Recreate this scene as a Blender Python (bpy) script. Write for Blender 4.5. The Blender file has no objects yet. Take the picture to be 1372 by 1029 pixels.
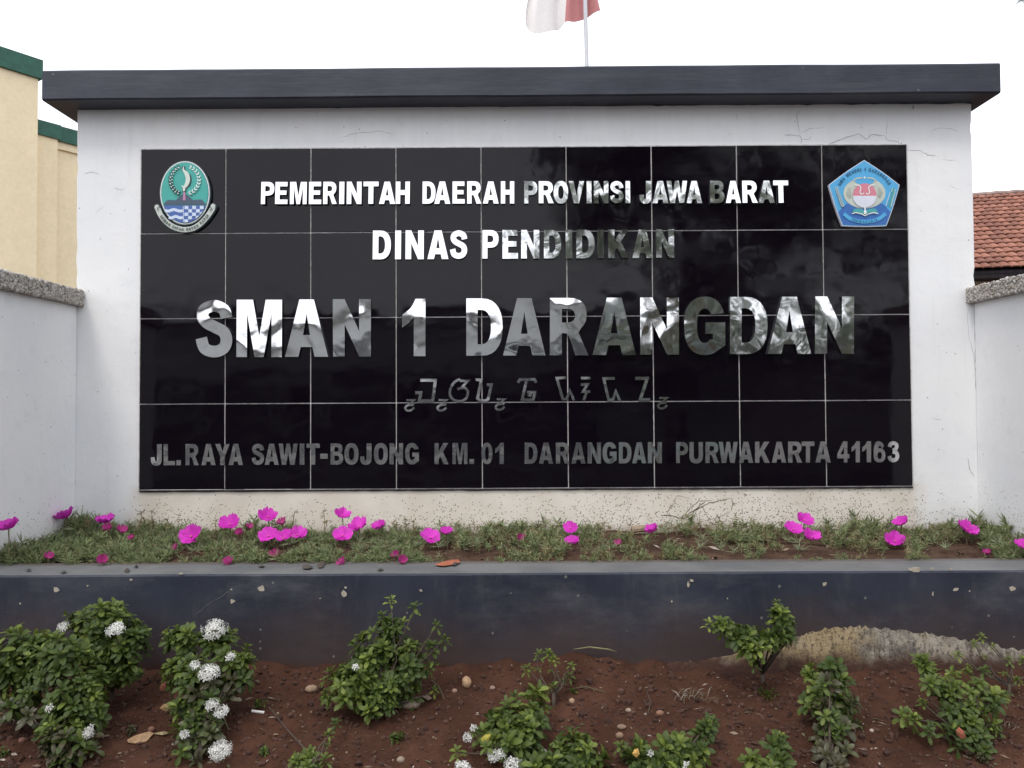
import bpy, bmesh, math, random
import numpy as np
from mathutils import Vector, Matrix, Euler
from mathutils.geometry import tessellate_polygon
random.seed(7); RNG = np.random.default_rng(7)
S = bpy.context.scene
C = S.collection
R = math.radians

# ------------------------------------------------------------------ camera
EYE = 1.6
YAW, PIT, ROL, F = -0.002697, 0.025525, -0.005550, 1058.64
CAM = Vector((-0.0497, -3.6955, EYE))
PZ = EYE - 0.3906                      # height of the sign's lower edge
_f = Vector((math.sin(YAW)*math.cos(PIT), math.cos(YAW)*math.cos(PIT), math.sin(PIT)))
_r0 = Vector((math.cos(YAW), -math.sin(YAW), 0)); _u0 = _r0.cross(_f)
_r = math.cos(ROL)*_r0 + math.sin(ROL)*_u0
_u = -math.sin(ROL)*_r0 + math.cos(ROL)*_u0
cd = bpy.data.cameras.new('camera'); cam = bpy.data.objects.new('camera', cd); C.objects.link(cam)
cd.sensor_width = 36; cd.lens = F/1372*36; cd.clip_end = 600; cd.clip_start = 0.05
m = Matrix((( _r.x, _u.x, -_f.x), (_r.y, _u.y, -_f.y), (_r.z, _u.z, -_f.z))).to_4x4()
m.translation = CAM; cam.matrix_world = m
S.camera = cam

# ------------------------------------------------------------------ sky and sun
SUN_EL, SUN_AZ = R(58), R(205)         # high, behind the camera and to its left
w = bpy.data.worlds.new('World'); S.world = w; w.use_nodes = True
nt = w.node_tree; nt.nodes.clear()
sky = nt.nodes.new('ShaderNodeTexSky'); sky.sky_type = 'NISHITA'; sky.sun_disc = False
sky.sun_elevation = SUN_EL; sky.sun_rotation = SUN_AZ; sky.dust_density = 4
mx = nt.nodes.new('ShaderNodeMix'); mx.data_type = 'RGBA'; mx.inputs[0].default_value = 0.86
nz = nt.nodes.new('ShaderNodeTexNoise'); nz.inputs['Scale'].default_value = 2.2; nz.inputs['Detail'].default_value = 5
tc = nt.nodes.new('ShaderNodeTexCoord'); nt.links.new(tc.outputs['Generated'], nz.inputs['Vector'])
cr = nt.nodes.new('ShaderNodeValToRGB')
cr.color_ramp.elements[0].position = .3; cr.color_ramp.elements[0].color = (11.0, 11.3, 12.1, 1)
cr.color_ramp.elements[1].position = .7; cr.color_ramp.elements[1].color = (13.1, 13.4, 14.2, 1)
nt.links.new(nz.outputs['Fac'], cr.inputs[0])
nt.links.new(sky.outputs[0], mx.inputs[6]); nt.links.new(cr.outputs[0], mx.inputs[7])
bg = nt.nodes.new('ShaderNodeBackground'); bg.inputs['Strength'].default_value = 0.10
ow = nt.nodes.new('ShaderNodeOutputWorld')
nt.links.new(mx.outputs[2], bg.inputs[0]); nt.links.new(bg.outputs[0], ow.inputs[0])
sl = bpy.data.lights.new('sun', 'SUN'); sl.energy = 0.9; sl.angle = R(14); sl.color = (1, .95, .88)
so = bpy.data.objects.new('sun', sl); C.objects.link(so)
az = SUN_AZ
sd = Vector((math.sin(az)*math.cos(SUN_EL), math.cos(az)*math.cos(SUN_EL), math.sin(SUN_EL)))
so.rotation_euler = sd.to_track_quat('Z', 'Y').to_euler(); so.location = (-6, -8, 12)
S.view_settings.view_transform = 'Standard'; S.view_settings.look = 'None'
S.view_settings.exposure = 0.6; S.view_settings.gamma = 1; S.view_settings.use_curve_mapping = False
S.render.engine = 'CYCLES'

# ------------------------------------------------------------------ placing helpers
def ray(px, py):
    return (_f + _r*((px-686)/F) - _u*((py-514.5)/F))
def at(px, py, Y):                     # point of the plane y = Y seen at photo pixel px, py
    d = ray(px, py); t = (Y-CAM.y)/d.y
    return CAM + d*t
def px_size(Y): return (Y-CAM.y)/F     # metres per photo pixel at depth Y

# ------------------------------------------------------------------ objects helpers
def tag(o, label=None, cat=None, group=None, kind=None):
    if label: o['label'] = label
    if cat: o['category'] = cat
    if group: o['group'] = group
    if kind: o['kind'] = kind
    return o
def wloc(o):
    v = Vector((0, 0, 0))
    while o: v += o.location; o = o.parent
    return v
def thing(name, loc, label, cat, group=None):
    o = bpy.data.objects.new(name, None); C.objects.link(o); o.location = loc; o.empty_display_size = .1
    return tag(o, label, cat, group)
def mesh(name, verts, faces, mat, smooth=False, mats=None, midx=None):
    me = bpy.data.meshes.new(name)
    me.from_pydata([tuple(v) for v in verts], [], [tuple(f) for f in faces])
    for mm in (mats or [mat]): me.materials.append(mm)
    if midx is not None: me.polygons.foreach_set('material_index', midx)
    if smooth: me.polygons.foreach_set('use_smooth', [True]*len(me.polygons))
    me.update(); return me
def fixn(me):
    b = bmesh.new(); b.from_mesh(me); bmesh.ops.recalc_face_normals(b, faces=b.faces); b.to_mesh(me); b.free()
def obj(name, verts, faces, mat, parent=None, origin=None, smooth=False, recalc=True, **k):
    """a mesh given in world coordinates; origin is its world origin"""
    base = wloc(parent)
    if origin is None:
        origin = base if parent else Vector((0, 0, 0))
    origin = Vector(origin)
    me = mesh(name, [Vector(v)-origin for v in verts], faces, mat, smooth, **k)
    if recalc: fixn(me)
    o = bpy.data.objects.new(name, me); C.objects.link(o)
    o.parent = parent; o.location = origin-base
    return o
def inst(name, me, parent, mat4):      # shared mesh under a thing, mat4 in world space
    o = bpy.data.objects.new(name, me); C.objects.link(o); o.parent = parent
    mm = mat4.copy(); mm.translation = mat4.translation-wloc(parent); o.matrix_local = mm
    return o
def box(x0, x1, y0, y1, z0, z1):
    v = [(x, y, z) for x in (x0, x1) for y in (y0, y1) for z in (z0, z1)]
    f = [(0,1,3,2),(4,6,7,5),(0,4,5,1),(2,3,7,6),(0,2,6,4),(1,5,7,3)]
    return v, f
class MB:
    def __init__(s): s.v = []; s.f = []
    def add(s, v, f):
        n = len(s.v); s.v += [Vector(a) for a in v]; s.f += [tuple(i+n for i in q) for q in f]; return s
    def box(s, *a): return s.add(*box(*a))
    def tube(s, pts, rad, n=6):
        pts = [Vector(p) for p in pts]
        if not hasattr(rad, '__len__'): rad = [rad]*len(pts)
        v = []; f = []
        for i, p in enumerate(pts):
            d = (pts[min(i+1, len(pts)-1)]-pts[max(i-1, 0)]).normalized()
            a = d.orthogonal().normalized() if i == 0 else (a - d*a.dot(d)).normalized()
            b = d.cross(a)
            for k in range(n):
                t = 2*math.pi*k/n
                v.append(p+(a*math.cos(t)+b*math.sin(t))*rad[i])
        for i in range(len(pts)-1):
            for k in range(n):
                f.append((i*n+k, i*n+(k+1) % n, (i+1)*n+(k+1) % n, (i+1)*n+k))
        f.append(tuple(range(n))[::-1]); f.append(tuple(range((len(pts)-1)*n, len(pts)*n)))
        return s.add(v, f)
    def blob(s, c, r, sub=1, jit=.15):
        b = bmesh.new(); bmesh.ops.create_icosphere(b, subdivisions=sub, radius=1)
        if not hasattr(r, '__len__'): r = (r, r, r)
        v = []
        for q in b.verts:
            k = 1+random.uniform(-jit, jit)
            v.append(Vector(c)+Vector((q.co.x*r[0]*k, q.co.y*r[1]*k, q.co.z*r[2]*k)))
        f = [tuple(x.index for x in q.verts) for q in b.faces]; b.free()
        return s.add(v, f)
    def build(s, name, mat, parent=None, **k): return obj(name, s.v, s.f, mat, parent, **k)

# ------------------------------------------------------------------ materials
def new_mat(name):
    mt = bpy.data.materials.new(name); mt.use_nodes = True
    return mt, mt.node_tree, mt.node_tree.nodes['Principled BSDF']
def N(nt, t, **k):
    n = nt.nodes.new(t)
    for a, b in k.items(): setattr(n, a, b)
    return n
def val(nt, sock, v):
    if isinstance(v, (int, float)): sock.default_value = v
    elif isinstance(v, tuple): sock.default_value = v if len(v) == 4 else (*v, 1)
    else: nt.links.new(v, sock)
def mathn(nt, op, a, b=0.0, clamp=False):
    n = N(nt, 'ShaderNodeMath', operation=op); n.use_clamp = clamp
    val(nt, n.inputs[0], a); val(nt, n.inputs[1], b); return n.outputs[0]
def mixc(nt, f, a, b, mode='MIX'):
    n = N(nt, 'ShaderNodeMix', data_type='RGBA', blend_type=mode)
    val(nt, n.inputs[0], f); val(nt, n.inputs[6], a); val(nt, n.inputs[7], b); return n.outputs[2]
def noise(nt, vec, scale, detail=4, rough=.55, dist=0.0):
    n = N(nt, 'ShaderNodeTexNoise'); val(nt, n.inputs['Vector'], vec); n.inputs['Scale'].default_value = scale
    n.inputs['Detail'].default_value = detail; n.inputs['Roughness'].default_value = rough
    n.inputs['Distortion'].default_value = dist; return n.outputs['Fac']
def ramp(nt, x, a, b):                 # smooth 0..1 between a and b
    n = N(nt, 'ShaderNodeMapRange', interpolation_type='SMOOTHSTEP'); val(nt, n.inputs[0], x)
    n.inputs[1].default_value = a; n.inputs[2].default_value = b; return n.outputs[0]
def pos(nt):
    g = N(nt, 'ShaderNodeNewGeometry'); return g.outputs['Position']
def objc(nt):
    return N(nt, 'ShaderNodeTexCoord').outputs['Object']
def scalev(nt, v, s):
    n = N(nt, 'ShaderNodeVectorMath', operation='MULTIPLY'); val(nt, n.inputs[0], v); n.inputs[1].default_value = s; return n.outputs[0]
def sep(nt, v):
    n = N(nt, 'ShaderNodeSeparateXYZ'); val(nt, n.inputs[0], v); return n.outputs
def bump(nt, b, h, dist=.002, strength=1.0):
    n = N(nt, 'ShaderNodeBump'); val(nt, n.inputs['Height'], h); n.inputs['Distance'].default_value = dist
    n.inputs['Strength'].default_value = strength; nt.links.new(n.outputs[0], b.inputs['Normal']); return n
def speck(nt, v, scale, thr, size=.35):
    """scattered specks: 1 inside a speck"""
    n = N(nt, 'ShaderNodeTexVoronoi'); val(nt, n.inputs['Vector'], v); n.inputs['Scale'].default_value = scale
    rnd = sep(nt, n.outputs['Color'])[0]
    on = mathn(nt, 'LESS_THAN', rnd, thr)
    near = mathn(nt, 'LESS_THAN', n.outputs['Distance'], mathn(nt, 'MULTIPLY', sep(nt, n.outputs['Color'])[1], size))
    return mathn(nt, 'MULTIPLY', on, near)
def simple(name, col, rough=.7, var=.25, scale=12, bmp=.0015, spec=.5, metal=0):
    mt, t, b = new_mat(name); p = pos(t)
    n1 = noise(t, p, scale, 6); n2 = noise(t, p, scale*7, 3)
    k = mathn(t, 'MULTIPLY', mathn(t, 'ADD', n1, n2), .5)
    dark = tuple(c*(1-var) for c in col); lite = tuple(min(1, c*(1+var)) for c in col)
    val(t, b.inputs['Base Color'], mixc(t, ramp(t, k, .35, .65), dark, lite))
    b.inputs['Roughness'].default_value = rough; b.inputs['Specular IOR Level'].default_value = spec
    b.inputs['Metallic'].default_value = metal
    if bmp: bump(t, b, k, bmp)
    return mt
def flat(name, col, rough=.45, var=.06):
    return simple(name, col, rough, var, 30, 0.0)

ZCAP = at(703, 141.5, 0).z
def wall_paint():
    mt, t, b = new_mat('white_wall_paint'); p = pos(t); x, y, z = sep(t, p)[0:3]
    base = mixc(t, ramp(t, noise(t, p, 2.2, 5), .3, .7), (.735, .745, .755), (.79, .79, .785))
    base = mixc(t, mathn(t, 'MULTIPLY', ramp(t, noise(t, p, 9, 6, .7), .52, .72), .18), base, (.5, .5, .49))
    # faint vertical dirt runs
    runs = noise(t, scalev(t, p, (26, 26, 1.3)), 1.0, 4, .6)
    runm = mathn(t, 'MULTIPLY', ramp(t, runs, .58, .78), .13)
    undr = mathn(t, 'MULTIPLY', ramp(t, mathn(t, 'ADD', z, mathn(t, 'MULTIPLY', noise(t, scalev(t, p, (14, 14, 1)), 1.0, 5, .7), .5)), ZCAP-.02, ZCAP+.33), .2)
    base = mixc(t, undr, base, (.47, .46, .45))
    base = mixc(t, runm, base, (.42, .41, .38))
    # runs under the capping and rising damp by the planter soil
    low = mathn(t, 'SUBTRACT', 1.0, ramp(t, mathn(t, 'ADD', z, mathn(t, 'MULTIPLY', noise(t, p, 7, 5), .16)), 1.06, 1.24))
    base = mixc(t, mathn(t, 'MULTIPLY', low, .30), base, (.50, .45, .36))
    # bare cream render band below the sign
    nb = mathn(t, 'MULTIPLY', mathn(t, 'SUBTRACT', noise(t, p, 11, 5), .5), .12)
    xa = mathn(t, 'ADD', mathn(t, 'ABSOLUTE', x), nb)
    band = mathn(t, 'MULTIPLY', mathn(t, 'SUBTRACT', 1.0, ramp(t, xa, 1.76, 1.90)),
                 mathn(t, 'SUBTRACT', 1.0, ramp(t, z, PZ+.0, PZ+.03)))
    cream = mixc(t, ramp(t, noise(t, p, 5, 5), .3, .7), (.60, .53, .43), (.70, .65, .56))
    base = mixc(t, mathn(t, 'MULTIPLY', band, .85), base, cream)
    # splash specks: more of them low down and to the right
    h = mathn(t, 'SUBTRACT', 1.0, ramp(t, z, .98, 1.26))
    right = ramp(t, x, -.8, 1.6); left = mathn(t, 'SUBTRACT', 1.0, ramp(t, x, -1.8, -1.1))
    dens = mathn(t, 'ADD', mathn(t, 'MULTIPLY', h, .50), mathn(t, 'ADD', mathn(t, 'MULTIPLY', right, .75), mathn(t, 'MULTIPLY', left, .22)))
    dens = mathn(t, 'MULTIPLY', dens, mathn(t, 'ADD', noise(t, p, 6, 4), .35))
    dens = mathn(t, 'ADD', mathn(t, 'MULTIPLY', mathn(t, 'MULTIPLY', dens, 1.7), mathn(t, 'MULTIPLY', mathn(t, 'ADD', mathn(t, 'MULTIPLY', band, .8), .2), h)), .003)
    vs = N(t, 'ShaderNodeTexVoronoi'); val(t, vs.inputs['Vector'], p); vs.inputs['Scale'].default_value = 150
    sc = sep(t, vs.outputs['Color'])
    sp = mathn(t, 'MULTIPLY', mathn(t, 'LESS_THAN', sc[0], dens), mathn(t, 'LESS_THAN', vs.outputs['Distance'], mathn(t, 'ADD', mathn(t, 'MULTIPLY', sc[1], .32), .12)))
    base = mixc(t, mathn(t, 'MULTIPLY', sp, .8), base, (.10, .075, .055))
    # soil splash at the very base
    mud = mathn(t, 'SUBTRACT', 1.0, ramp(t, mathn(t, 'ADD', z, mathn(t, 'MULTIPLY', noise(t, p, 16, 6, .7), .09)), 1.03, 1.085))
    base = mixc(t, mathn(t, 'MULTIPLY', mud, .6), base, (.17, .12, .08))
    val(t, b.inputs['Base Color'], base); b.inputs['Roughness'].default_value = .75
    hh = mathn(t, 'ADD', mathn(t, 'MULTIPLY', noise(t, p, 5, 3), 1.0), mathn(t, 'MULTIPLY', noise(t, p, 90, 4), .18))
    hh = mathn(t, 'ADD', hh, mathn(t, 'MULTIPLY', noise(t, scalev(t, p, (3, 3, 6)), 1.0, 3, .5, .4), .5))
    hh = mathn(t, 'SUBTRACT', hh, mathn(t, 'MULTIPLY', sp, .2))
    bump(t, b, hh, .0045)
    return mt
def tile_mat():
    mt, t, b = new_mat('polished_black_tile'); p = pos(t)
    dust = ramp(t, noise(t, scalev(t, p, (3, 3, 8)), 1.0, 6, .65), .42, .85)
    sp = speck(t, p, 60, .03, .25)
    col = mixc(t, mathn(t, 'MULTIPLY', dust, .5), (.0028, .0012, .0036), (.009, .008, .0105))
    col = mixc(t, mathn(t, 'MULTIPLY', sp, .5), col, (.12, .11, .11))
    sm = ramp(t, noise(t, scalev(t, p, (6, 6, 2)), 1.0, 5, .7), .66, .8)
    col = mixc(t, mathn(t, 'MULTIPLY', sm, .25), col, (.06, .06, .065))
    val(t, b.inputs['Base Color'], col)
    val(t, b.inputs['Roughness'], mathn(t, 'ADD', .05, mathn(t, 'MULTIPLY', dust, .16)))
    b.inputs['IOR'].default_value = 1.35
    bump(t, b, noise(t, p, 3.5, 2), .0035)
    return mt
def steel_mat(name, col, rough, sc, dist):
    mt, t, b = new_mat(name); p = pos(t)
    oi = N(t, 'ShaderNodeObjectInfo').outputs['Random']
    off = N(t, 'ShaderNodeCombineXYZ'); val(t, off.inputs[1], mathn(t, 'MULTIPLY', oi, 40.0))
    ad = N(t, 'ShaderNodeVectorMath', operation='ADD'); val(t, ad.inputs[0], p); val(t, ad.inputs[1], off.outputs[0])
    q = ad.outputs[0]
    b.inputs['Metallic'].default_value = 1
    spots = speck(t, q, 55, .12, .3)
    val(t, b.inputs['Base Color'], mixc(t, mathn(t, 'MULTIPLY', spots, .4), col, (.3, .29, .27)))
    val(t, b.inputs['Roughness'], mathn(t, 'ADD', rough, mathn(t, 'MULTIPLY', ramp(t, noise(t, q, 14, 5), .5, .8), .10)))
    h = mathn(t, 'ADD', noise(t, q, sc, 1.5, .4, .6), mathn(t, 'MULTIPLY', noise(t, q, sc*4.5, 1), .035))
    bump(t, b, h, dist)
    return mt
def navy_mat():
    mt, t, b = new_mat('navy_planter_paint'); p = pos(t); x, y, z = sep(t, p)[0:3]
    base = mixc(t, ramp(t, noise(t, p, 2.6, 6), .35, .68), (.0125, .0165, .030), (.026, .031, .047))
    chalk = ramp(t, noise(t, scalev(t, p, (1.7, 1.7, 4)), 1.0, 8, .72), .47, .78)
    base = mixc(t, mathn(t, 'MULTIPLY', chalk, .62), base, (.105, .105, .115))
    st = ramp(t, noise(t, scalev(t, p, (22, 22, 5)), 1.0, 5, .7), .52, .8)
    base = mixc(t, mathn(t, 'MULTIPLY', st, .16), base, (.14, .135, .13))
    scr = ramp(t, noise(t, scalev(t, p, (5, 5, 60)), 1.0, 4, .6), .68, .8)
    base = mixc(t, mathn(t, 'MULTIPLY', scr, .3), base, (.15, .14, .13))
    mud = mathn(t, 'SUBTRACT', 1.0, ramp(t, mathn(t, 'SUBTRACT', z, mathn(t, 'MULTIPLY', noise(t, p, 3.5, 6, .6), .30)), .50, .80))
    base = mixc(t, mathn(t, 'MULTIPLY', mud, .8), base, (.050, .031, .025))
    mud2 = mathn(t, 'SUBTRACT', 1.0, ramp(t, mathn(t, 'SUBTRACT', z, mathn(t, 'MULTIPLY', noise(t, p, 9, 6, .6), .08)), .60, .64))
    base = mixc(t, mud2, base, (.060, .023, .014))
    sp = speck(t, p, 45, .05, .25)
    base = mixc(t, mathn(t, 'MULTIPLY', sp, .55), base, (.20, .19, .17))
    sp2 = speck(t, p, 120, .06, .3)
    base = mixc(t, mathn(t, 'MULTIPLY', sp2, .5), base, (.10, .05, .035))
    val(t, b.inputs['Base Color'], base); b.inputs['Roughness'].default_value = .62
    b.inputs['Specular IOR Level'].default_value = .35
    bump(t, b, mathn(t, 'ADD', noise(t, p, 6, 4), mathn(t, 'MULTIPLY', noise(t, p, 110, 4), .12)), .004)
    return mt
def soil_mat(name, a, c):
    mt, t, b = new_mat(name); p = pos(t)
    base = mixc(t, ramp(t, noise(t, p, 7, 6, .65), .35, .68), a, c)
    base = mixc(t, mathn(t, 'MULTIPLY', ramp(t, noise(t, p, 60, 5, .7), .5, .75), .6), base, tuple(v*.45 for v in a))
    base = mixc(t, mathn(t, 'MULTIPLY', ramp(t, noise(t, p, 3.1, 6, .7), .5, .7), .5), base, tuple(v*1.7 for v in c))
    sp = speck(t, p, 150, .05, .35)
    base = mixc(t, mathn(t, 'MULTIPLY', sp, .6), base, (.14, .09, .065))
    val(t, b.inputs['Base Color'], base); b.inputs['Roughness'].default_value = .95
    b.inputs['Specular IOR Level'].default_value = .15
    bump(t, b, mathn(t, 'ADD', noise(t, p, 45, 6, .7), mathn(t, 'MULTIPLY', noise(t, p, 260, 3), .3)), .009)
    return mt
def leaf_mat(name, a, c, young, rough=.38, trans=.12):
    mt, t, b = new_mat(name)
    g = N(t, 'ShaderNodeNewGeometry'); oi = N(t, 'ShaderNodeObjectInfo').outputs['Random']
    isl = g.outputs['Random Per Island']
    col = mixc(t, isl, a, c)
    yy = mathn(t, 'MULTIPLY', ramp(t, mathn(t, 'ADD', mathn(t, 'MULTIPLY', oi, .6), mathn(t, 'MULTIPLY', isl, .4)), .50, .9), .85)
    col = mixc(t, yy, col, young)
    col = mixc(t, mathn(t, 'MULTIPLY', mathn(t, 'GREATER_THAN', isl, .996), .8), col, (.22, .14, .03))
    col = mixc(t, mathn(t, 'MULTIPLY', ramp(t, noise(t, g.outputs['Position'], 80, 4), .5, .8), .35), col, tuple(v*.55 for v in a))
    val(t, b.inputs['Base Color'], col); b.inputs['Roughness'].default_value = rough
    b.inputs['Specular IOR Level'].default_value = .28
    tr = N(t, 'ShaderNodeBsdfTranslucent'); val(t, tr.inputs[0], mixc(t, .5, col, young))
    mx_ = N(t, 'ShaderNodeMixShader'); mx_.inputs[0].default_value = trans
    out = t.nodes['Material Output']
    t.links.new(b.outputs[0], mx_.inputs[1]); t.links.new(tr.outputs[0], mx_.inputs[2]); t.links.new(mx_.outputs[0], out.inputs[0])
    return mt
def capping_mat():
    mt, t, b = new_mat('dark_slate_paint'); p = pos(t)
    base = mixc(t, ramp(t, noise(t, p, 3, 6), .35, .68), (.018, .021, .034), (.033, .037, .054))
    br = ramp(t, noise(t, scalev(t, p, (2.2, 2.2, 30)), 1.0, 5, .65), .45, .8)
    base = mixc(t, mathn(t, 'MULTIPLY', br, .45), base, (.075, .08, .092))
    sp = speck(t, p, 40, .02, .2); base = mixc(t, mathn(t, 'MULTIPLY', sp, .5), base, (.2, .2, .2))
    val(t, b.inputs['Base Color'], base); b.inputs['Roughness'].default_value = .5
    b.inputs['Specular IOR Level'].default_value = .4
    bump(t, b, mathn(t, 'ADD', noise(t, p, 5, 4), mathn(t, 'MULTIPLY', noise(t, scalev(t, p, (8, 8, 90)), 1.0, 3), .12)), .005)
    return mt
def ledge_mat():
    mt, t, b = new_mat('worn_ledge_paint'); p = pos(t); x, y, z = sep(t, p)[0:3]
    base = mixc(t, ramp(t, noise(t, p, 4, 6), .35, .68), (.105, .108, .112), (.15, .15, .15))
    base = mixc(t, mathn(t, 'MULTIPLY', ramp(t, noise(t, scalev(t, p, (3, 16, 3)), 1.0, 6, .7), .5, .8), .45), base, (.20, .185, .165))
    edge = mathn(t, 'ADD', y, mathn(t, 'MULTIPLY', noise(t, p, 18, 5), .03))
    base = mixc(t, mathn(t, 'MULTIPLY', ramp(t, edge, -.62, -.585), .6), base, (.08, .055, .04))
    base = mixc(t, mathn(t, 'MULTIPLY', speck(t, p, 90, .05, .3), .6), base, (.32, .31, .29))
    val(t, b.inputs['Base Color'], base); b.inputs['Roughness'].default_value = .6
    bump(t, b, noise(t, p, 60, 5), .002)
    return mt
def mortar_mat():
    mt, t, b = new_mat('bare_mortar'); p = pos(t); z = sep(t, p)[2]
    base = mixc(t, ramp(t, noise(t, p, 9, 6, .7), .4, .62), (.13, .115, .10), (.35, .31, .25))
    base = mixc(t, mathn(t, 'MULTIPLY', ramp(t, noise(t, p, 3.3, 4), .48, .62), .7), base, (.36, .26, .12))
    base = mixc(t, mathn(t, 'MULTIPLY', ramp(t, noise(t, scalev(t, p, (60, 60, 22)), 1.0, 6, .8), .47, .62), .8), base, (.055, .04, .03))
    base = mixc(t, mathn(t, 'MULTIPLY', speck(t, p, 85, .45, .5), .7), base, (.06, .045, .035))
    mud = mathn(t, 'SUBTRACT', 1.0, ramp(t, mathn(t, 'SUBTRACT', z, mathn(t, 'MULTIPLY', noise(t, p, 12, 6), .12)), .585, .655))
    base = mixc(t, mud, base, (.065, .027, .017))
    val(t, b.inputs['Base Color'], base); b.inputs['Roughness'].default_value = .95
    bump(t, b, noise(t, p, 70, 6, .7), .012)
    return mt
def island_mat(name, cols, rough=.8):
    mt, t, b = new_mat(name); g = N(t, 'ShaderNodeNewGeometry')
    r = N(t, 'ShaderNodeValToRGB'); r.color_ramp.interpolation = 'CONSTANT'
    while len(r.color_ramp.elements) < len(cols): r.color_ramp.elements.new(.5)
    for i, c in enumerate(cols):
        r.color_ramp.elements[i].position = i/len(cols); r.color_ramp.elements[i].color = (*c, 1)
    t.links.new(g.outputs['Random Per Island'], r.inputs[0])
    col = mixc(t, mathn(t, 'MULTIPLY', noise(t, g.outputs['Position'], 40, 4), .5), r.outputs[0], tuple(v*.5 for v in cols[0]))
    val(t, b.inputs['Base Color'], col); b.inputs['Roughness'].default_value = rough
    return mt

M = dict(
    wall=wall_paint(), tile=tile_mat(), capping=capping_mat(), navy=navy_mat(), ledge=ledge_mat(), mortar=mortar_mat(),
    steel=steel_mat('mirror_steel', (.80, .80, .80), .045, 4.2, .0062),
    steel_flat=steel_mat('dull_steel', (.76, .75, .74), .10, 9, .004),
    grout=simple('pale_grout', (.50, .48, .47), .9, .3, 25, .001),
    crack=simple('crack', (.20, .155, .115), .95, .3, 40, 0),
    hair=simple('hairline_crack', (.36, .36, .37), .95, .2, 40, 0),
    chip=simple('bare_plaster', (.36, .32, .255), .9, .2, 60, .001),
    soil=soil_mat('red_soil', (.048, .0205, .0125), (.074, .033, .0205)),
    bed=soil_mat('planter_soil', (.05, .027, .018), (.10, .06, .04)),
    clod=island_mat('soil_clods', [(.055, .023, .014), (.075, .032, .021), (.043, .017, .011), (.09, .042, .028), (.062, .026, .016)], .95),
    pebble=island_mat('pale_pebbles', [(.20, .14, .095), (.25, .19, .135), (.14, .08, .055), (.30, .25, .20), (.14, .09, .065)], .8),
    debris=island_mat('dry_litter', [(.18, .12, .08), (.40, .34, .29), (.13, .08, .05), (.10, .11, .05), (.24, .175, .12), (.15, .10, .065)], .8),
    aggregate=island_mat('exposed_pebbles', [(.40, .37, .33), (.50, .48, .45), (.30, .26, .22), (.44, .39, .32), (.58, .56, .53), (.36, .33, .31)], .6),
    aggbase=simple('pebbledash_cement', (.24, .21, .18), .95, .3, 60, .004),
    leaf=leaf_mat('shrub_leaf', (.040, .064, .014), (.082, .118, .024), (.20, .25, .045), .5, .28),
    leafy=leaf_mat('young_and_toplit_leaf', (.070, .100, .020), (.135, .175, .034), (.24, .29, .06), .5, .28),  # young leaves, and the light on shrub tops put into the colour
    leafb=leaf_mat('dull_shrub_leaf', (.045, .045, .022), (.080, .068, .036), (.07, .085, .028)),
    needle=leaf_mat('moss_rose_leaf', (.17, .21, .095), (.31, .36, .175), (.50, .53, .31), .45, .4),
    needle_dry=leaf_mat('dry_moss_rose_leaf', (.23, .18, .095), (.36, .29, .165), (.32, .32, .16), .6, .3),
    stem=simple('brown_stem', (.06, .042, .030), .8, .35, 60, .001),
    stalk=simple('green_stalk', (.16, .15, .07), .7, .3, 60, 0),
    petal=leaf_mat('magenta_petal', (.62, .012, .45), (.76, .022, .56), (.80, .04, .62), .5, .3),
    fade=leaf_mat('faded_petal', (.32, .025, .16), (.45, .05, .24), (.42, .06, .2), .6, .2),
    pistil=simple('flower_centre', (.62, .10, .30), .6, .3, 200, 0),
    floret=leaf_mat('white_floret', (.66, .66, .62), (.80, .79, .76), (.82, .82, .80), .6, .2),
    floret_bud=simple('cream_bud', (.52, .42, .22), .6, .3, 80, 0),
    cream=simple('cream_plaster', (.80, .675, .45), .85, .05, 3, .002),
    green=simple('green_parapet_paint', (.012, .085, .055), .6, .25, 8, .002),
    brown=simple('dark_timber', (.012, .008, .012), .8, .3, 8, .001),
    beige=simple('beige_plaster', (.42, .37, .30), .85, .1, 4, .001),
    pole=simple('pale_grey_pole', (.40, .40, .43), .4, .06, 8, 0),
    flagred=simple('red_flag_cloth', (.47, .19, .19), .85, .08, 30, 0),
    flagwhite=simple('white_flag_cloth', (.72, .69, .68), .85, .05, 30, 0),
    asphalt=simple('asphalt', (.045, .045, .047), .9, .25, 30, .003),
    paving=simple('pale_concrete_paving', (.14, .137, .13), .9, .18, 5, .003),
    street=simple('grey_street_wall', (.46, .47, .47), .9, .12, 2, .002),
    bark=simple('bark', (.10, .075, .05), .9, .4, 20, .01),
    treeleaf=leaf_mat('tree_leaf', (.12, .14, .115), (.165, .185, .15), (.20, .22, .17), .3, .5),
    glass=simple('dark_window_glass', (.02, .022, .025), .1, .1, 3, 0),
    white=flat('emblem_white', (.72, .76, .74)), paleribbon=flat('emblem_ribbon', (.50, .54, .49)),
    teal=flat('emblem_teal', (.045, .36, .31)), rim=flat('emblem_rim', (.05, .08, .09)),
    mount=flat('emblem_mountain', (.05, .085, .13)), water=flat('emblem_blue', (.055, .12, .36)),
    waterwhite=flat('emblem_pale_blue', (.55, .64, .78)), flame=flat('emblem_pink', (.50, .22, .36)),
    ink=flat('emblem_ink', (.03, .06, .06)), blade=flat('emblem_blade', (.60, .66, .60)),
    sky=flat('emblem_sky', (.075, .36, .64)), deep=flat('emblem_deep_blue', (.03, .13, .40)),
    wing=flat('emblem_cream', (.48, .52, .46)), red=flat('emblem_red', (.60, .20, .26)),
    lightw=flat('emblem_light', (.62, .64, .72)), book=flat('emblem_green', (.06, .32, .33)), skyink=flat('emblem_text', (.02, .10, .20)),
)

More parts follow.
